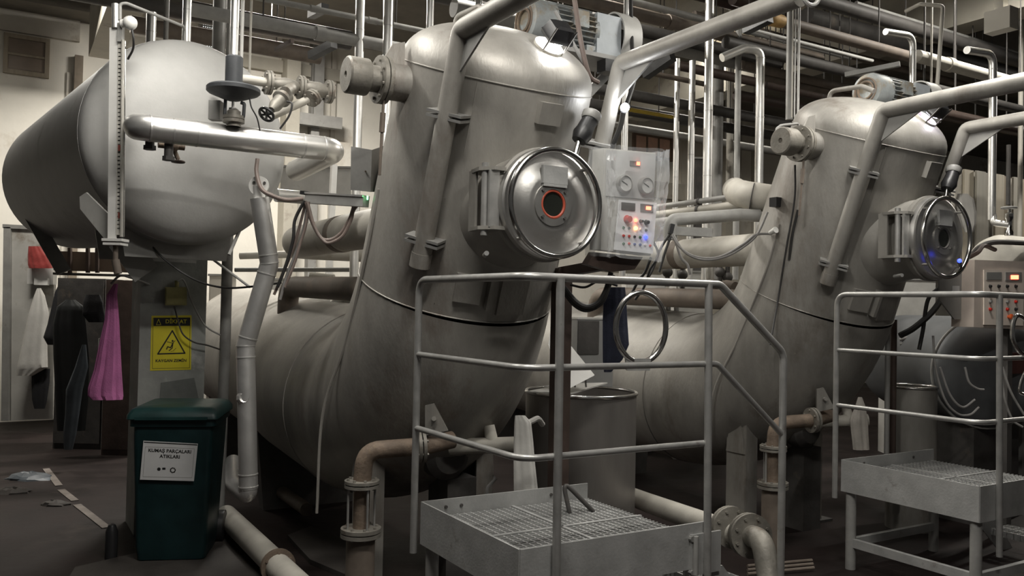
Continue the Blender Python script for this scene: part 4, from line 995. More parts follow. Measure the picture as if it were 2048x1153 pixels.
# ================================================================== drums, cabinet, lid
def drum(c, r, h, label, m_):
    t = thing('steel_drum', label, 'drum', c)
    part('wall', MB().lathe(c, Z, [(0, .0), (r, 0), (r, h), (r-.006, h), (r-.006, .03), (0, .03)], 56), m_, t)
    part('rim', MB().torus(c+Z*h, Z, r, .011, 56, 10), POL, t)
    return t
d1 = at(1160, 900, 5.18); d1.z = 0
drum(d1, .335, 1.035, 'open stainless steel drum with a folded pale lid behind the platform', mat('drum_steel', (.33, .31, .29), .42, .7, .14, 5, .05, 60, stretch=(1, 1, .3), rvar=.08))
d2 = at(1822, 900, 6.2); d2.z = 0
drum(d2, .17, 1.02, 'narrow open steel drum behind the far platform handrail', STEEL_B)
fl = thing('folded_lid', 'pale folded sheet lid resting on the open steel drum', 'lid', at(1160, 790, 5.1))
zl = 1.05
part('upper_leaf', MB().prism([at(1102, 655, 5.2), at(1138, 690, 5.2), at(1188, 752, 5.05), at(1138, 778, 4.95), at(1096, 690, 5.15)], Vector((.004, .012, .004))), WPLAS, fl)
part('lower_leaf', MB().prism([at(1052, 786, 4.98), at(1142, 790, 4.98), at(1215, 768, 5.25), at(1130, 770, 5.35)], Z*.008), GREYL, fl)
for px in (1150, 1172): part('lid_strut', MB().bar(at(px, 775, 5.06), at(px-2, 752, 5.06), .02, .01), PAINT, fl)
cb = thing('pump_cabinet', 'pale grey steel cabinet behind the open drum', 'cabinet', at(1168, 700, 5.75))
c0 = at(1168, 668, 5.75)
part('case', MB().box(c0-Z*.50, B*.15, F*.13, Z*.60), mat('cabinet_grey', (.30, .30, .29), .5, .05, .1, 6), cb)
part('top_sheet', MB().box(c0+Z*.105, B*.155, F*.135, Z*.006), GREYL, cb)
part('dark_panel', MB().box(c0-B*.06+F*.132-Z*.02, B*.085, F*.004, Z*.11), DARK, cb)
solo('rope', MB().hose([at(1045, 838, 4.6), at(1058, 845, 4.6), at(1075, 838, 4.65), at(1085, 850, 4.7)], .016), WCLOTH, 'white twisted rope end lying at the drum side', 'rope')
# ================================================================== floor pipes
def fpipe(name, pts, r, m_, label, bend=.1, flanges=()):
    t = thing(name, label, 'pipe', Vector((pts[0].x, pts[0].y, 0)))
    part('pipe', MB().tube(pts, r, bend, 22, 8), m_, t)
    for c, a, R in flanges: part('flange', MB().flange(c, a, R, .018, 8), CASTM, t)
    return t
fp0 = atz(452, 1032, .10); 
fpipe('floor_pipe', [fp0, fp0+F*1.9], .070, BEIGE, 'thick beige pipe lying on the floor beside the green bin')
solo('pipe_mouth', MB().flange(fp0+F*1.25, F, .095, .010, 6), RUST, 'rusty flange ring on the thick floor pipe', 'flange')
fp1 = atz(535, 965, .12)
fpipe('floor_pipe', [fp1, fp1+F*1.0], .045, BROWNP, 'slim brown pipe lying on the floor under the near machine body')
g0 = at(1292, 1005, 5.2); dirp = (at(1440, 1062, 4.20)-g0).normalized()
g1 = at(1450, 1062, 4.18); g2 = at(1490, 1075, 4.08); g3 = at(1555, 1118, 3.98)
fpipe('drain_main', [g0-dirp*.3, g0, g1, g2], .058, BEIGE, 'thick beige drain pipe running behind the platform to a flanged joint', .05, ((at(1462, 1055, 4.14), dirp, .10), (at(1500, 1072, 4.06), dirp, .105)))
q = at(1500, 1072, 4.06)
fpipe('drain_bend', [q, q+dirp*.12, Vector((q.x, q.y, 0))+dirp*.30+Z*.05, Vector((q.x, q.y, 0))+dirp*.34-Z*.0], .052, CASTM, 'rusty drain bend going to the floor by the platform steps', .12)
for k in range(3):
    p = atz(1495, 1133+k*8, .02); solo('floor_rod', MB().cyl(p, p+F*.1+B*.45, .010, n=8), BROWNP, 'thin brown rod lying on the floor by the platform steps', 'rod', 'thin rods on the floor')
# ================================================================== second control panel (beige keypad) and what hangs there
qn = F; c2 = at(2008, 590, 5.9)
def on2(px, py, off=0):
    d = ray(px, py); t = (c2-CAM).dot(F)/d.dot(F); return CAM+d*t+F*off
k2 = thing('keypad_panel', 'beige keypad panel with a lit red display behind the far handrail', 'control panel', on2(2010, 655))
part('case', MB().prism([on2(1950, 520, -.16), on2(2062, 524, -.16), on2(2060, 660, -.16), on2(1948, 655, -.16)], F*.158), mat('worn_beige_case', (.58, .50, .44), .5, 0, .12, 6), k2)
part('keypad', MB().prism([on2(1966, 540), on2(2046, 541), on2(2044, 652), on2(1966, 650)], F*.008), PANELB, k2)
part('display', MB().prism([on2(1970, 545, .008), on2(2000, 545, .008), on2(2000, 560, .008), on2(1970, 560, .008)], F*.004), PAINT, k2)
part('display', MB().prism([on2(2008, 545, .008), on2(2040, 545, .008), on2(2040, 562, .008), on2(2008, 562, .008)], F*.004), PAINT, k2)
part('led_digits', MB().prism([on2(2018, 551, .013), on2(2033, 551, .013), on2(2033, 559, .013), on2(2018, 559, .013)], F*.002), LED_R, k2)
for y, ms in ((573, (BLACK, BLACK, BLACK, BLACK)), (589, (PAINT, PAINT, PAINT, PAINT)), (604, (PAINT, REDP, PAINT, REDP)), (619, (REDP, BLACK, REDP, BLACK))):
    for k, m_ in enumerate(ms):
        c = on2(1977+k*17, y, .008); part('button', MB().lathe(c, F, [(.012, 0), (.012, .004), (.009, .006), (.009, .014), (0, .015)], 14), m_, k2)
c = on2(2014, 634, .008); part('stop_button', MB().lathe(c, F, [(.012, 0), (.012, .012), (.02, .016), (.02, .026), (.012, .032), (0, .033)], 18), mat('orange_red_button', (.6, .11, .03), .35, 0, .1, 9), k2)
part('side_sheet', MB().prism([on2(1905, 540, -.1), on2(1950, 530, -.1), on2(1950, 640, -.1), on2(1935, 640, -.1), on2(1905, 600, -.1)], F*.01), PAINT, k2)
part('sticker', MB().prism([on2(1929, 572, -.085), on2(1943, 572, -.085), on2(1943, 584, -.085), on2(1929, 584, -.085)], F*.002), PAPER, k2)
part('stand_leg', MB().bar(on2(2035, 655, -.08), Vector((on2(2035, 655, -.08).x, on2(2035, 655, -.08).y, 0)), .06, .06, up=F), DARK, k2)
bl = at(1918, 522, 4.98)
solo('wrapped_gauge', garment([(388, 1915, 1936), (400, 1912, 1948), (425, 1916, 1953), (450, 1922, 1952), (465, 1930, 1946)], 5.7, .4, 5, .12, 31), mat('milky_film', (.58, .56, .52), .2, 0, .1, 8, .4, 20, alpha=.75), 'gauge wrapped in milky plastic behind the far door', 'gauge')
lb_ = thing('indicator_lamp', 'small blue lit indicator beside the far machine door', 'indicator lamp', at(1919, 530, 5.0))
part('bulb', MB().sphere(at(1919, 522, 5.0), .012, 14, 8), LED_B, lb_)
part('holder', MB().cyl(at(1919, 522, 5.0)+Vector((0, .006, 0)), at(1921, 530, 5.2), .012, n=10), DARK, lb_)
# chrome wire hooks of the far rail
solo('rail_hook', MB().hose([at(2052, 640, 4.62), at(2034, 632, 4.62), at(2026, 650, 4.62), at(2026, 680, 4.62), at(2040, 705, 4.62), at(2056, 712, 4.62)], .012), POL, 'polished bent hook on the far platform rail', 'hook')
solo('rail_hook', MB().hose([at(2050, 745, 4.62), at(2042, 765, 4.62), at(2040, 785, 4.62), at(2054, 790, 4.62)], .008), POL, 'thin bright wire hook hanging under the far mid rail', 'hook')
# LED work lamp shining between the two machines
wl = at(1250, 215, 4.2)
lt = thing('work_lamp', 'small bright white work lamp shining beside the arm of the near tower', 'lamp', wl)
part('bulb', MB().sphere(wl, .022, 16, 8), LED_W, lt)
part('socket', MB().cyl(wl+Vector((.0, .02, 0)), wl+Vector((.02, .12, .03)), .024, n=12), BLACK, lt)
part('cord', MB().hose([wl+Vector((.02, .12, .03)), at(1270, 150, 4.5), at(1264, 90, 4.8), at(1260, -40, 5.0)], .012), RUBBER, lt)
ld = bpy.data.lights.new('work_lamp_light', 'POINT'); ld.energy = 1.2; ld.shadow_soft_size = .03; ld.color = (.95, .97, 1)
lo = bpy.data.objects.new('work_lamp_light', ld); col.objects.link(lo); lo.parent = lt; lo.location = Vector((0, -.04, 0))
solo('black_strap', MB().hose([at(1246, 226, 4.9), at(1240, 255, 4.9), at(1226, 290, 4.9), at(1214, 320, 4.9)], .016), RUBBER, 'thick black cable beside the bright work lamp', 'cable')
# ================================================================== vertical pipes
def vpipe(px0, py0, py1, Y, wpx, m_, label, px1=None, joints=(), group=None, name='clad_pipe', cat='pipe'):
    px1 = px0 if px1 is None else px1
    a, b = at(px0, py0, Y), at(px1, py1, Y); r = wpx*Y/FPX/2
    b = Vector((a.x, a.y, b.z))
    if py0 <= 0: a = Vector((a.x, a.y, HC-.005))
    t = thing(name, label, cat, b, group)
    part('pipe', MB().cyl(a, b, r, n=18), m_, t)
    for jy in joints:
        z = at(px0, jy, Y).z; part('lap_joint', MB().cyl(Vector((a.x, a.y, z-.004)), Vector((a.x, a.y, z+.004)), r*1.05, n=18), ALUD, t)
    return t
vpipe(375, -5, 92, 5.35, 17, ALU, 'aluminium-clad vertical pipe rising from the top of the domed tank', joints=(20,))
vpipe(471, -5, 128, 5.05, 17, ALU, 'aluminium-clad vertical pipe rising behind the mushroom valve', joints=(57,))
vpipe(486, -5, 130, 5.15, 7, WPLAS, 'slim pale vertical pipe next to the clad pipe behind the valve')
vpipe(503, -5, 150, 5.3, 5, BEIGE, 'very thin beige rod between tank and strainer line', cat='rod')
vpipe(303, 25, 92, 6.2, 19, ALU, 'short wide aluminium pipe behind the tank top', joints=(64,))
vpipe(334, -5, 92, 7.4, 10, GALV, 'dull grey conduit behind the tank top', name='conduit')
vpipe(440, -5, 300, 6.4, 26, PAINT, 'grey steel stanchion behind the tank', name='stanchion', cat='post')
vpipe(459, -5, 300, 6.6, 9, PAINT, 'narrow grey post beside the steel stanchion behind the tank', name='stanchion', cat='post')
vpipe(721, -5, 560, 6.3, 18, ALU, 'tall aluminium pipe behind the plugged flange of the near tower', joints=(60, 150))
vpipe(777, -5, 300, 6.1, 19, ALU, 'aluminium pipe standing behind the near tower crown', joints=(52,))
vpipe(861, -5, 230, 5.6, 14, ALU, 'bright pipe rising behind the vent bend of the near crown')
vpipe(958, -5, 260, 6.0, 14, PAINT, 'dull grey post behind the near crown', name='stanchion', cat='post')
vpipe(962, -5, 260, 5.9, 3, WPLAS, 'thin white rod behind the near crown', cat='rod')
vpipe(1254, -5, 560, 5.6, 13, ALU, 'aluminium pipe just behind the bright work lamp', joints=(30,))
vpipe(1355, 118, 560, 8.6, 11, ALU, 'slim aluminium pipe, the first of the close pair behind the yellow line', joints=(236, 355))
vpipe(1385, 122, 560, 8.4, 13, ALU, 'second aluminium pipe of the close pair behind the yellow line', joints=(188, 310))
vpipe(1420, -5, 560, 7.4, 18, ALU, 'tall bright aluminium pipe crossed by the long davit arm', joints=(93, 222, 352))
vpipe(1478, 30, 560, 7.8, 12, GALV, 'dull grey pipe between the two bright aluminium pipes')
vpipe(1437, 130, 560, 9.5, 22, PAINT, 'pale grey steel stanchion behind the tall bright pipe', name='stanchion', cat='post')
vpipe(1462, 130, 420, 10.5, 14, BEIGE, 'beige post behind the dull grey pipe', name='stanchion', cat='post')
# pipe with elbow into the overhead run
e0 = at(1521, 112, 7.2); r_ = 17*7.2/FPX/2
ep = thing('clad_pipe', 'aluminium pipe with an elbow at its head beside the far tower', 'pipe', Vector((e0.x, e0.y, 1.2)))
part('pipe', MB().tube([Vector((e0.x, e0.y, 1.2)), e0+Z*.05, e0+Z*.05-B*.15-F*.05+Z*.0, e0-B*.35-F*.1-Z*.05], r_, .10, 18), ALU, ep)
for jy in (117, 235): z = at(1521, jy, 7.2).z; part('lap_joint', MB().cyl(Vector((e0.x, e0.y, z-.004)), Vector((e0.x, e0.y, z+.004)), r_*1.06, n=18), ALUD, ep)
# rod bundle over the far tower
vpipe(1581, 25, 240, 6.6, 14, PAINT, 'dull grey tube beside the thin rods over the far crown', name='conduit')
for k, (px, m_) in enumerate(((1587, BEIGE), (1592, WPLAS), (1599, WPLAS))):
    vpipe(px, -5, 235, 6.4, 3 if k < 2 else 5, m_, ['thin beige rod beside the dull tube over the far crown', 'thin pale rod in the middle of the three over the far crown', 'thickest pale rod of the three over the far crown'][k], px1=px-5, cat='rod', name='hanger_rod')
# right side
def elbowed(px, pyt, pyb, Y, w_, label, back=.35):
    a = at(px, pyt, Y); b = at(px, pyb, Y); r = w_*Y/FPX/2
    t = thing('clad_pipe', label, 'pipe', Vector((a.x, a.y, b.z)))
    part('pipe', MB().tube([Vector((a.x, a.y, b.z)), a, a-B*back-Z*.03], r, .09, 18), ALU, t)
    part('lap_joint', MB().cyl(a-Z*.12-Z*.004, a-Z*.12+Z*.004, r*1.06, n=18), ALUD, t)
    return t
elbowed(1826, 72, 190, 6.8, 13, 'short aluminium pipe with elbow dropping behind the far motor')
elbowed(1986, 108, 440, 6.6, 15, 'tall aluminium pipe with elbow at the streaky wall beside the far door')
for px, Y, m_, lb in ((1850, 7.2, DARK, 'dark conduit behind the far motor'), (1864, 7.0, BEIGE, 'thin pale conduit behind the far motor')): vpipe(px, -5, 200, Y, 4, m_, lb, name='conduit')
q = at(1886, 12, 6.3); 
solo('conduit_bend', MB().tube([at(1874, 175, 6.3), q, at(1840, 8, 6.4), at(1812, 22, 6.6)], .014, .03, 10), BEIGE, 'pale thin pipe bent like a hook above the far davit arm', 'pipe')
vpipe(2043, -5, 560, 8.5, 9, BEIGE, 'beige pipe at the edge of the streaky wall')
# bend of the tall pipe into a valve
vv = thing('stop_valve', 'small bright stop valve on the pipe beside the far door', 'valve', at(2018, 470, 6.5))
part('body', MB().lathe(at(2018, 472, 6.5), Z, [(0, 0), (.03, 0), (.03, .03), (.018, .05), (.022, .12), (.03, .14), (.03, .17), (.012, .18), (.012, .23), (0, .23)], 18), POL, vv)
part('handwheel', MB().torus(at(2018, 416, 6.5), Z, .05, .008, 24, 8), GALV, vv)
part('inlet', MB().tube([at(1986, 430, 6.6), at(1987, 446, 6.58), at(2018, 450, 6.5)], .026, .04, 14), ALU, vv)
vpipe(2017, 290, 410, 7.4, 8, DARK, 'dark hose above the small stop valve', name='conduit')
solo('drain_hose', MB().hose([at(1945, 510, 6.1), at(1960, 495, 6.1), at(1990, 485, 6.2), at(2060, 487, 6.4)], .02), DARK, 'dark hose running over the pale vessel by the far door', 'hose')
solo('drain_hose', MB().hose([at(1938, 515, 6.0), at(1956, 505, 6.0), at(1968, 492, 6.1), at(1990, 500, 6.2)], .016), BROWND, 'short brown hose curling at the pale vessel by the far door', 'hose')
pv = thing('pale_vessel', 'pale horizontal vessel behind the beige keypad panel', 'vessel', at(2040, 560, 6.6))
part('shell', MB().sweep([at(1985, 530, 6.6)+B*x for x in (-.06, -.03, .03, .1, 1.2)], [.05, .16, .22, .24, .24], 32), BEIGE, pv)
part('pedestal', MB().box(Vector((at(2035, 530, 6.9).x, at(2035, 530, 6.9).y, .75)), B*.1, F*.1, Z*.75), PAINT, pv)
# streaky panelled wall at the right: separate sheets
rnd = random.Random(3)
rw = Vector((at(1925, 400, 9.6).x, 9.6, 0))
sh = struct('wall_right', MB().bar(rw+Z*1.6-B*.1+(-F)*.05, rw+B*5+Z*1.6+(-F)*.05, .05, 3.2), PLASTD)
shm = [mat('sheet_pale', (.48, .43, .34), .6, .1, .2, 3, stretch=(3, 3, .3)), mat('sheet_stained', (.30, .245, .17), .6, .1, .3, 3, stretch=(3, 3, .3)), mat('sheet_grey', (.36, .34, .29), .6, .1, .2, 3, stretch=(3, 3, .3))]
for k in range(16):
    x0 = .0+k*.19
    struct('corrugated_sheet', MB().box(rw+B*(x0+.09)+Z*1.6+F*(.01+.03*(k % 2)), B*.09, F*.012, Z*1.6), shm[rnd.randrange(3)], sh)
# ================================================================== overhead runs along the machine row
def over(px, py, Y, px1, r, m_, label, ext0=0, name='overhead_pipe', couplings=(), sq=False):
    a = at(px, py, Y); b = slide(a, B, px1); a = a-B*ext0
    t = thing(name, label, 'pipe', (a+b)/2-Z*r)
    part('run', MB().bar(a, b, 2*r, 2*r) if sq else MB().cyl(a, b, r, n=18), m_, t)
    for c in couplings:
        q = slide(a, B, c); part('coupling', MB().cyl(q-B*.035, q+B*.035, r*1.18, n=18), m_, t)
    # hangers up to the ceiling
    for s in (.25, .75):
        q = a.lerp(b, s)
        if q.z < 5.2: part('hanger', MB().cyl(q+Z*r*.9, Vector((q.x, q.y, HC-.005)), .006, n=6), DARK, t)
    return t
over(500, 41, 5.9, 900, .046, GALV, 'thick grey overhead pipe passing behind the near crown', .4, couplings=(640,))
over(530, -2, 6.1, 900, .022, GALV, 'slim grey overhead pipe above the thick one near the tank', .4, couplings=(630, 745))
over(250, -2, 7.8, 700, .10, DARK, 'dark thick overhead pipe above the tank', .6)
over(330, 60, 8.0, 640, .08, BROWNP, 'brown overhead pipe half hidden by the tank top', .3)
over(860, -20, 7.0, 1010, .09, DARK, 'dark overhead pipe above the near crown', .3)
over(930, 20, 6.6, 1060, .075, GALV, 'wide grey duct pipe behind the near motor cap', .1)
over(1262, 25, 7.2, 1640, .055, BROWNP, 'brown overhead pipe passing above the long davit arm', 1.6, couplings=(1340,))
over(1262, 2, 7.6, 1700, .03, GALV, 'slim grey overhead pipe over the brown one', 1.6)
over(1255, 55, 7.6, 1560, .06, DARK, 'dark overhead pipe behind the long davit arm', 1.6)
over(1340, 98, 7.9, 1600, .052, PAINT, 'grey overhead pipe feeding the elbowed aluminium pipe', .5, couplings=(1420,))
over(1280, 142, 8.2, 1420, .026, BROWNP, 'slim brown overhead pipe behind the gusset plate', 1.6)
over(1262, 190, 8.8, 1640, .058, DARK, 'dark thick pipe crossing behind the aluminium pipes', 1.6)
over(1262, 222, 9.2, 1580, .06, DARK, 'lower dark pipe crossing behind the aluminium pipes', 1.6)
over(1275, 222, 9.0, 1345, .022, YELLOWP, 'yellow painted gas pipe behind the bright work lamp', .3)
over(1500, 195, 8.6, 1700, .05, BROWND, 'dark brown pipe behind the far crown', .2)
op = over(1536, 36, 6.7, 1822, .047, BROWNP, 'large brown overhead pipe with a rust-orange collar', .0)
q = at(1536, 36, 6.7); part('orange_collar', MB().sweep([q-B*.02, q+B*.01, q+B*.06, q+B*.15, q+B*.17], [.045, .06, .055, .052, .046], 20), ORANGE, op, 'rust-orange collar')
over(1834, 112, 7.0, 2100, .052, BEIGE, 'beige overhead pipe continuing past the elbow at the far motor', .0, couplings=(1898,))
over(1500, 58, 7.4, 1745, .016, WPLAS, 'thin white overhead tube under the large brown pipe', .3)
over(1500, 96, 7.6, 1770, .055, DARK, 'dark overhead pipe under the thin white tube', .3)
over(1590, 126, 7.9, 1690, .014, WPLAS, 'short thin white tube beside the rod bundle', .2)
over(1530, 140, 8.0, 1780, .042, BROWNP, 'rusty brown overhead pipe nearest above the far crown', .3)
over(1600, -12, 7.2, 2048, .06, DARK, 'dark overhead pipe beneath the ceiling over the far crown', .3)
over(1740, 15, 7.8, 2060, .02, GALV, 'slim grey tube beneath the ceiling over the far motor', .2)
over(1640, 40, 8.4, 2060, .09, DARK, 'dark thick duct far behind the large brown pipe', .2)
over(1880, 180, 7.8, 2060, .045, DARK, 'dark pipe behind the far davit arms', .2)
over(1880, 225, 8.2, 2060, .05, BROWND, 'dark brown pipe behind the far davit arms', .2)
# cross pieces running towards the camera
for a, b, w_, m_, lb in (((1290, 150), (1345, 112), .07, BLACK, 'dark steel bracket arm under the grey overhead pipe'), ((1690, 150), (1800, 128), .035, PAINT, 'grey sloping brace bar over the far crown'),
                         ((622, 30), (650, 15), .06, BLACK, 'dark steel clamp on the slim overhead pipe'), ((552, 100), (585, 82), .03, BROWND, 'short dark brace under the thick overhead pipe'),
                         ((622, 112), (668, 88), .06, BLACK, 'dark steel knee brace on the wall post'), ((1490, 60), (1540, 35), .07, BLACK, 'dark bracket at the rust-orange collar')):
    solo('support_bracket', MB().bar(at(*a, 6.6), at(*b, 6.4), w_, w_), m_, lb, 'bracket')
# low-level clutter of pipes between the machines
for k, (y0, y1, r, m_, lb) in enumerate(((412, 394, .022, GALV, 'upper grey pipe of the rack beside the far tower'), (430, 412, .034, BEIGE, 'middle beige pipe of the rack beside the far tower'), (450, 428, .040, GALV, 'lower grey pipe of the rack beside the far tower'))):
    a = at(1465, y1, 6.35); b = slide(a, F, 1270)
    t = thing('rack_pipe', lb, 'pipe', (a+b)/2-Z*r, 'rack pipes beside the far tower'); part('run', MB().cyl(a+F*.1, b, r, n=16), m_, t)
    part('clip', MB().cyl(a.lerp(b, .3), a.lerp(b, .32), r*1.2, n=16), DARK, t)
el = thing('insulated_elbow', 'pale insulated elbow pipe entering the far tower', 'pipe', at(1495, 425, 6.0))
part('lagging', MB().tube([at(1560, 400, 6.05), at(1500, 392, 6.1), at(1476, 386, 6.35), at(1470, 380, 6.9)], .10, .22, 26, 8), BEIGE, el)
part('lagging_joint', MB().cyl(at(1503, 394, 6.09), at(1505, 394.3, 6.088), .102, n=26), DARK, el)
el2 = thing('cable_tray', 'grey cable trunking with hoses beside the far tower', 'cable tray', at(1430, 470, 5.9))
part('channel', MB().bar(at(1345, 462, 5.95), at(1425, 466, 5.85), .05, .06), GALV, el2)
part('round_duct', MB().tube([at(1340, 480, 5.95), at(1342, 440, 5.95), at(1480, 430, 6.05), at(1520, 432, 6.05)], .045, .05, 16), GALV, el2)
part('end_cap', MB().bar(at(1338, 458, 5.9), at(1346, 460, 5.9), .07, .07), BLACK, el2)
for k, pts in enumerate(([(1345, 468), (1365, 500), (1390, 516), (1420, 520), (1455, 512), (1490, 492), (1515, 468), (1535, 425)], [(1343, 470), (1360, 495), (1386, 512), (1420, 517), (1450, 510), (1488, 488), (1512, 470), (1545, 468)])):
    solo('air_hose', MB().hose([at(x, y, 5.62) for x, y in pts], .008), HOSEG, ['outer', 'inner'][k]+' grey hose looping in front of the pale pipe at the far tower', 'hose', 'hoses looping at the far tower')
for k, pts in enumerate(([(1338, 470), (1320, 500), (1305, 540), (1290, 565)], [(1342, 472), (1330, 505), (1318, 545)], [(1350, 480), (1362, 515), (1375, 530), (1380, 550)])):
    solo('air_hose', MB().hose([at(x, y, 5.7) for x, y in pts], .009), RUBBER if k < 2 else HOSEG, ['thick black hose dropping from the far trunking', 'slim black hose dropping from the far trunking', 'grey hose dropping from the far trunking'][k], 'hose', 'hoses dropping from the far trunking')
solo('tower_box', MB().box(at(1553, 405, 5.58), B*.035, F*.03, Z*.03), BLACK, 'small black terminal box on the far tower side', 'terminal box')
solo('tower_sensor', MB().cyl(at(1540, 466, 5.55), at(1552, 460, 5.50), .014, .022, n=12), WPLAS, 'small white sensor on the far tower side', 'sensor')
# white cabinets and clutter behind the bodies
for k, (x0, y0, x1, y1, Y, m_, lb) in enumerate(((1250, 528, 1330, 700, 9.5, GREYL, 'light grey steel cabinet behind the far machine body'), (1384, 318, 1422, 700, 9.8, DARK, 'dark switch cabinet behind the tall bright pipe'),
        (1350, 545, 1420, 720, 8.8, GREYL, 'pale cabinet with valves behind the far machine body'),
        (412, 552, 440, 800, 8.6, PLASTD, 'narrow pale cabinet behind the drop pipe'), (520, 560, 560, 760, 9.0, GREYL, 'tall pale cabinet behind the near machine body'), (590, 565, 640, 760, 8.8, DARK, 'dark cabinet behind the near machine body'),
        (560, 335, 705, 395, 8.2, GREYL, 'light grey ventilation box behind the near tower'), (1790, 560, 1870, 700, 9.2, GREYL, 'pale cabinet glimpsed beside the far tower foot'))):
    p0, p1 = at(x0, y1, Y), at(x1, y1, Y); zt = at(x0, y0, Y).z; zb = 0 if y1 > 500 else at(x0, y1, Y).z
    t = thing('steel_cabinet', lb, 'cabinet', Vector(((p0.x+p1.x)/2, Y+.2, zb)))
    part('case', MB().abox(p0.x, p1.x, Y, Y+.4, zb, zt), m_, t)
    part('door', MB().abox(p0.x+.02, p1.x-.02, Y-.012, Y, zb+.03, zt-.03), m_, t)
    part('cornice', MB().abox(p0.x-.01, p1.x+.01, Y-.02, Y+.41, zt, zt+.02), GALV, t)
# valves and small fittings in the gap above the far body
for k, (px, py) in enumerate(((1335, 545), (1365, 550), (1440, 545), (1455, 555))):
    c = at(px, py, 7.2); t = thing('manifold_valve', 'small dark manifold valve above the far machine body', 'valve', c-Z*.1, 'manifold valves above the far body')
    part('body', MB().sphere(c, .045, 14, 8).cyl(c-Z*.12, c+Z*.1, .02, n=10), DARK, t); part('handwheel', MB().torus(c+Z*.11, Z, .04, .007, 18, 6), BROWND, t)
solo('manifold_pipe', MB().tube([at(1300, 590, 7.2), at(1400, 600, 7.1), at(1450, 570, 7.0), at(1470, 575, 6.9)], .045, .1, 16), BROWNP, 'rusty manifold pipe lying over the far machine body', 'pipe')
solo('manifold_pipe', MB().tube([at(1335, 655, 7.2), at(1338, 585, 7.2), at(1352, 580, 7.2), at(1354, 650, 7.1)], .022, .05, 12), GALV, 'grey inverted-U pipe over the far machine body', 'pipe')
solo('hanging_bottle', MB().lathe(at(1420, 560, 7.0), Z, [(0, 0), (.03, 0), (.035, .02), (.035, .12), (.015, .15), (.015, .18), (0, .18)], 18), ALU, 'bright metal canister hanging below the pale pipe', 'canister')
for k, (x0, y0, x1, y1, Y, r, m_, lb) in enumerate(((480, 512, 730, 505, 7.0, .03, BEIGE, 'pale horizontal pipe behind the drop pipe'), (470, 540, 730, 540, 6.8, .018, GALV, 'slim grey rail behind the drop pipe'))):
    solo('background_pipe', MB().cyl(at(x0, y0, Y), at(x1, y1, Y), r, n=14), m_, lb, 'pipe')
solo('white_post', MB().bar(at(668, 330, 7.6), at(656, 572, 7.6), .05, .05, up=F), WPLAS, 'slim white post behind the near tower', 'post')
solo('cross_pipe', MB().cyl(at(620, 556, 6.9), at(668, 560, 6.9), .045, n=16).cyl(at(645, 556, 6.9), at(643, 625, 6.9), .03, n=14), BEIGE, 'pale pipe tee behind the near machine body', 'pipe')
solo('bright_elbow', MB().tube([at(662, 640, 6.2), at(672, 605, 6.2), at(700, 598, 6.1), at(730, 610, 6.0)], .05, .08, 16), ALU, 'bright aluminium elbow on top of the near machine body', 'pipe')
# grey round vessel at the right with hoses
gv = thing('round_vessel', 'grey round vessel with domed end and dangling hoses behind the far platform', 'vessel', Vector((at(1985, 740, 6.4).x, at(1985, 740, 6.4).y, 0)))
vc = at(1975, 745, 6.3); vd = (F*.75-B*.45).normalized()
VESS = mat('dark_vessel_steel', (.13, .135, .14), .55, .2, .2, 5)
part('shell', MB().sweep([vc, vc-vd*1.3], .41, 48, caps=False), VESS, gv)
part('domed_end', MB().lathe(vc, vd, [(.41*max(0, math.cos(math.pi/2*k/10)) if k < 10 else 0, .14*math.sin(math.pi/2*k/10)) for k in range(11)], 48), VESS, gv)
part('rim', MB().torus(vc, vd, .412, .012, 48, 8), GALV, gv)
part('cradle', MB().box(Vector((vc.x, vc.y, (vc.z-.35)/2))-vd*.4, B*.3, F*.3, Z*((vc.z-.35)/2)), DARK, gv)
part('motor_box', MB().box(vc+vd*.17+B*.12+Z*.08, B*.10, F*.06, Z*.075), mat('red_brown_box', (.14, .05, .04), .5, .1, .2, 8), gv)
for k, pts in enumerate(([(1866, 672), (1872, 740), (1890, 800), (1915, 828), (1940, 830), (1958, 815)], [(1930, 735), (1938, 765), (1955, 778), (1968, 780)], [(1880, 735), (1900, 790), (1925, 815), (1950, 800)], [(2000, 735), (2010, 800), (2025, 840), (2045, 855)], [(2005, 735), (2022, 785), (2048, 830)])):
    solo('dangling_hose', MB().hose([at(x, y, 5.75) for x, y in pts], .008), HOSEG, ['longest hose looping under the round vessel', 'short grey hose at the box of the round vessel', 'slack grey hose inside the longest loop', 'left hose of the pair dangling behind the far handrail', 'slanting hose of the pair dangling behind the far handrail'][k], 'hose', 'hoses at the round vessel')
for k in range(5):
    solo('coiled_hose', MB().hose([at(1800, 680+k*9, 6.9), at(1822, 676+k*9, 6.85), at(1845, 684+k*9, 6.8), at(1866, 678+k*9, 6.75)], .013), GALV if k % 2 else HOSEG, 'grey hose strand in the tangle beside the round vessel', 'hose', 'hose tangle beside the round vessel')
for k, pts in enumerate(([(1900, 570), (1868, 620), (1830, 655), (1800, 672)], [(1880, 575), (1856, 600), (1846, 660), (1838, 700)])):
    solo('black_hose', MB().hose([at(x, y, 5.9) for x, y in pts], .022 if k == 0 else .014), RUBBER, ['thick black hose slanting under the far door', 'slim black hose dropping under the far door'][k], 'hose')
vpipe(1776, 640, 1000, 5.9, 10, PAINT, 'grey post behind the left end of the far handrail', name='stanchion', cat='post')
vpipe(1788, 640, 1000, 6.0, 12, BROWND, 'red-brown post behind the left end of the far handrail', name='stanchion', cat='post')
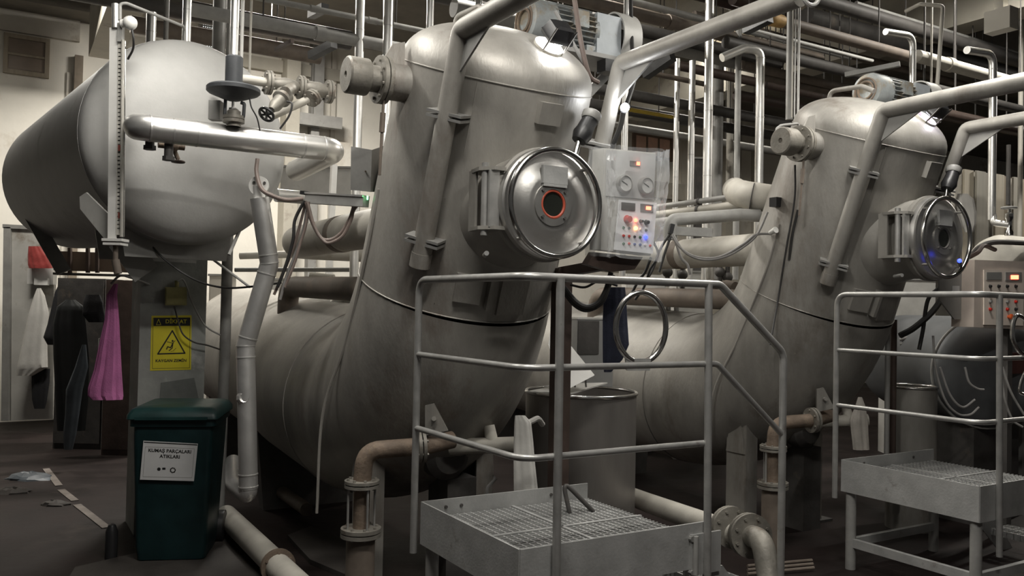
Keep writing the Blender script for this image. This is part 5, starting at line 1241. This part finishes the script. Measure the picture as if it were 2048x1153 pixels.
# floor clutter under the machines
for k, (px, py, s, m_, lb) in enumerate(((60, 958, .12, BLUEG, 'crumpled grey sheet on the dark floor by the partition'), (25, 985, .09, SLAB, 'small grey rubble lump on the dark floor by the partition'), (110, 1010, .07, SLAB, 'small dark rag on the floor by the worn line'))):
    c = atz(px, py, 0); r0 = random.Random(40+k); mb = MB(); rings = []
    for j, (rr, h) in enumerate(((1, 0), (.95, .12), (.7, .3), (.35, .42), (.05, .45))):
        rings.append([c+Vector((s*1.6*rr*math.cos(2*math.pi*i/14)*(1+r0.uniform(-.2, .2)), s*rr*math.sin(2*math.pi*i/14)*(1+r0.uniform(-.2, .2)), s*h*(1+r0.uniform(-.3, .3)) if j else 0)) for i in range(14)])
    solo('floor_heap', mb.loft(rings), m_, lb, 'debris', sharp=15)
solo('floor_bollard', MB().lathe(atz(222, 1118, 0), Z, [(0, 0), (.035, 0), (.035, .16), (.02, .2), (0, .21)], 16), BLACK, 'small black rubber bollard at the bin corner', 'bollard')

solo('nozzle_handle', MB().tube([at(1555, 285, 5.35), at(1553, 258, 5.35), at(1562, 251, 5.36), at(1597, 247, 5.45), at(1602, 278, 5.45)], .009, .02, 8), GALV, 'thin bent wire handle over the plugged flange of the far tower', 'handle')
solo('tower_cable', MB().hose([at(1590, 330, 5.36), at(1589, 400, 5.40), at(1572, 500, 5.47), at(1556, 600, 5.53), at(1540, 690, 5.46)], .0065), RUBBER, 'thin dark cable running down the far tower', 'cable')
solo('tower_cable', MB().hose([at(1596, 420, 5.40), at(1585, 470, 5.44), at(1578, 520, 5.48)], .009), RUBBER, 'short thick dark cable on the far tower side', 'cable')

# more runs in the gloom under the ceiling
for px, py, Y, px1, r, m_, lb in ((1700, 62, 9.4, 2060, .07, BROWND, 'dark brown duct deep behind the beige overhead pipe'), (1640, 95, 9.0, 1960, .04, BROWNP, 'brown pipe deep behind the far motor'),
        (1560, 175, 9.6, 1760, .05, BROWND, 'dark brown pipe deep behind the far crown'), (1480, 15, 9.0, 1760, .05, BROWND, 'dark brown pipe deep above the orange collar'),
        (350, 20, 9.2, 700, .06, BROWND, 'dark brown duct deep behind the clad risers'),
        (1300, 262, 10.4, 1560, .045, PAINT, 'grey pipe deep above the small brick-red window'), (1760, 205, 9.0, 2060, .04, BROWNP, 'brown pipe deep behind the far door valve')):
    over(px, py, Y, px1, r, m_, lb, 1.8)
# fittings on the floor behind the near platform
for k, (px, py, h, m_, lb) in enumerate(((868, 958, .20, WPLAS, 'white plastic elbow on the floor beside the near pump'), (905, 975, .16, GALV, 'grey pipe stub standing beside the near pump'), (945, 965, .28, WPLAS, 'white drain tube standing beside the near pump'), (972, 975, .26, GALV, 'grey drain tube standing beside the near pump'))):
    b = at(px, py, 5.0); solo('drain_stub', MB().tube([Vector((b.x, b.y, 0)), b, b+B*.06+Z*.05], .018, .03, 10), m_, lb, 'pipe')
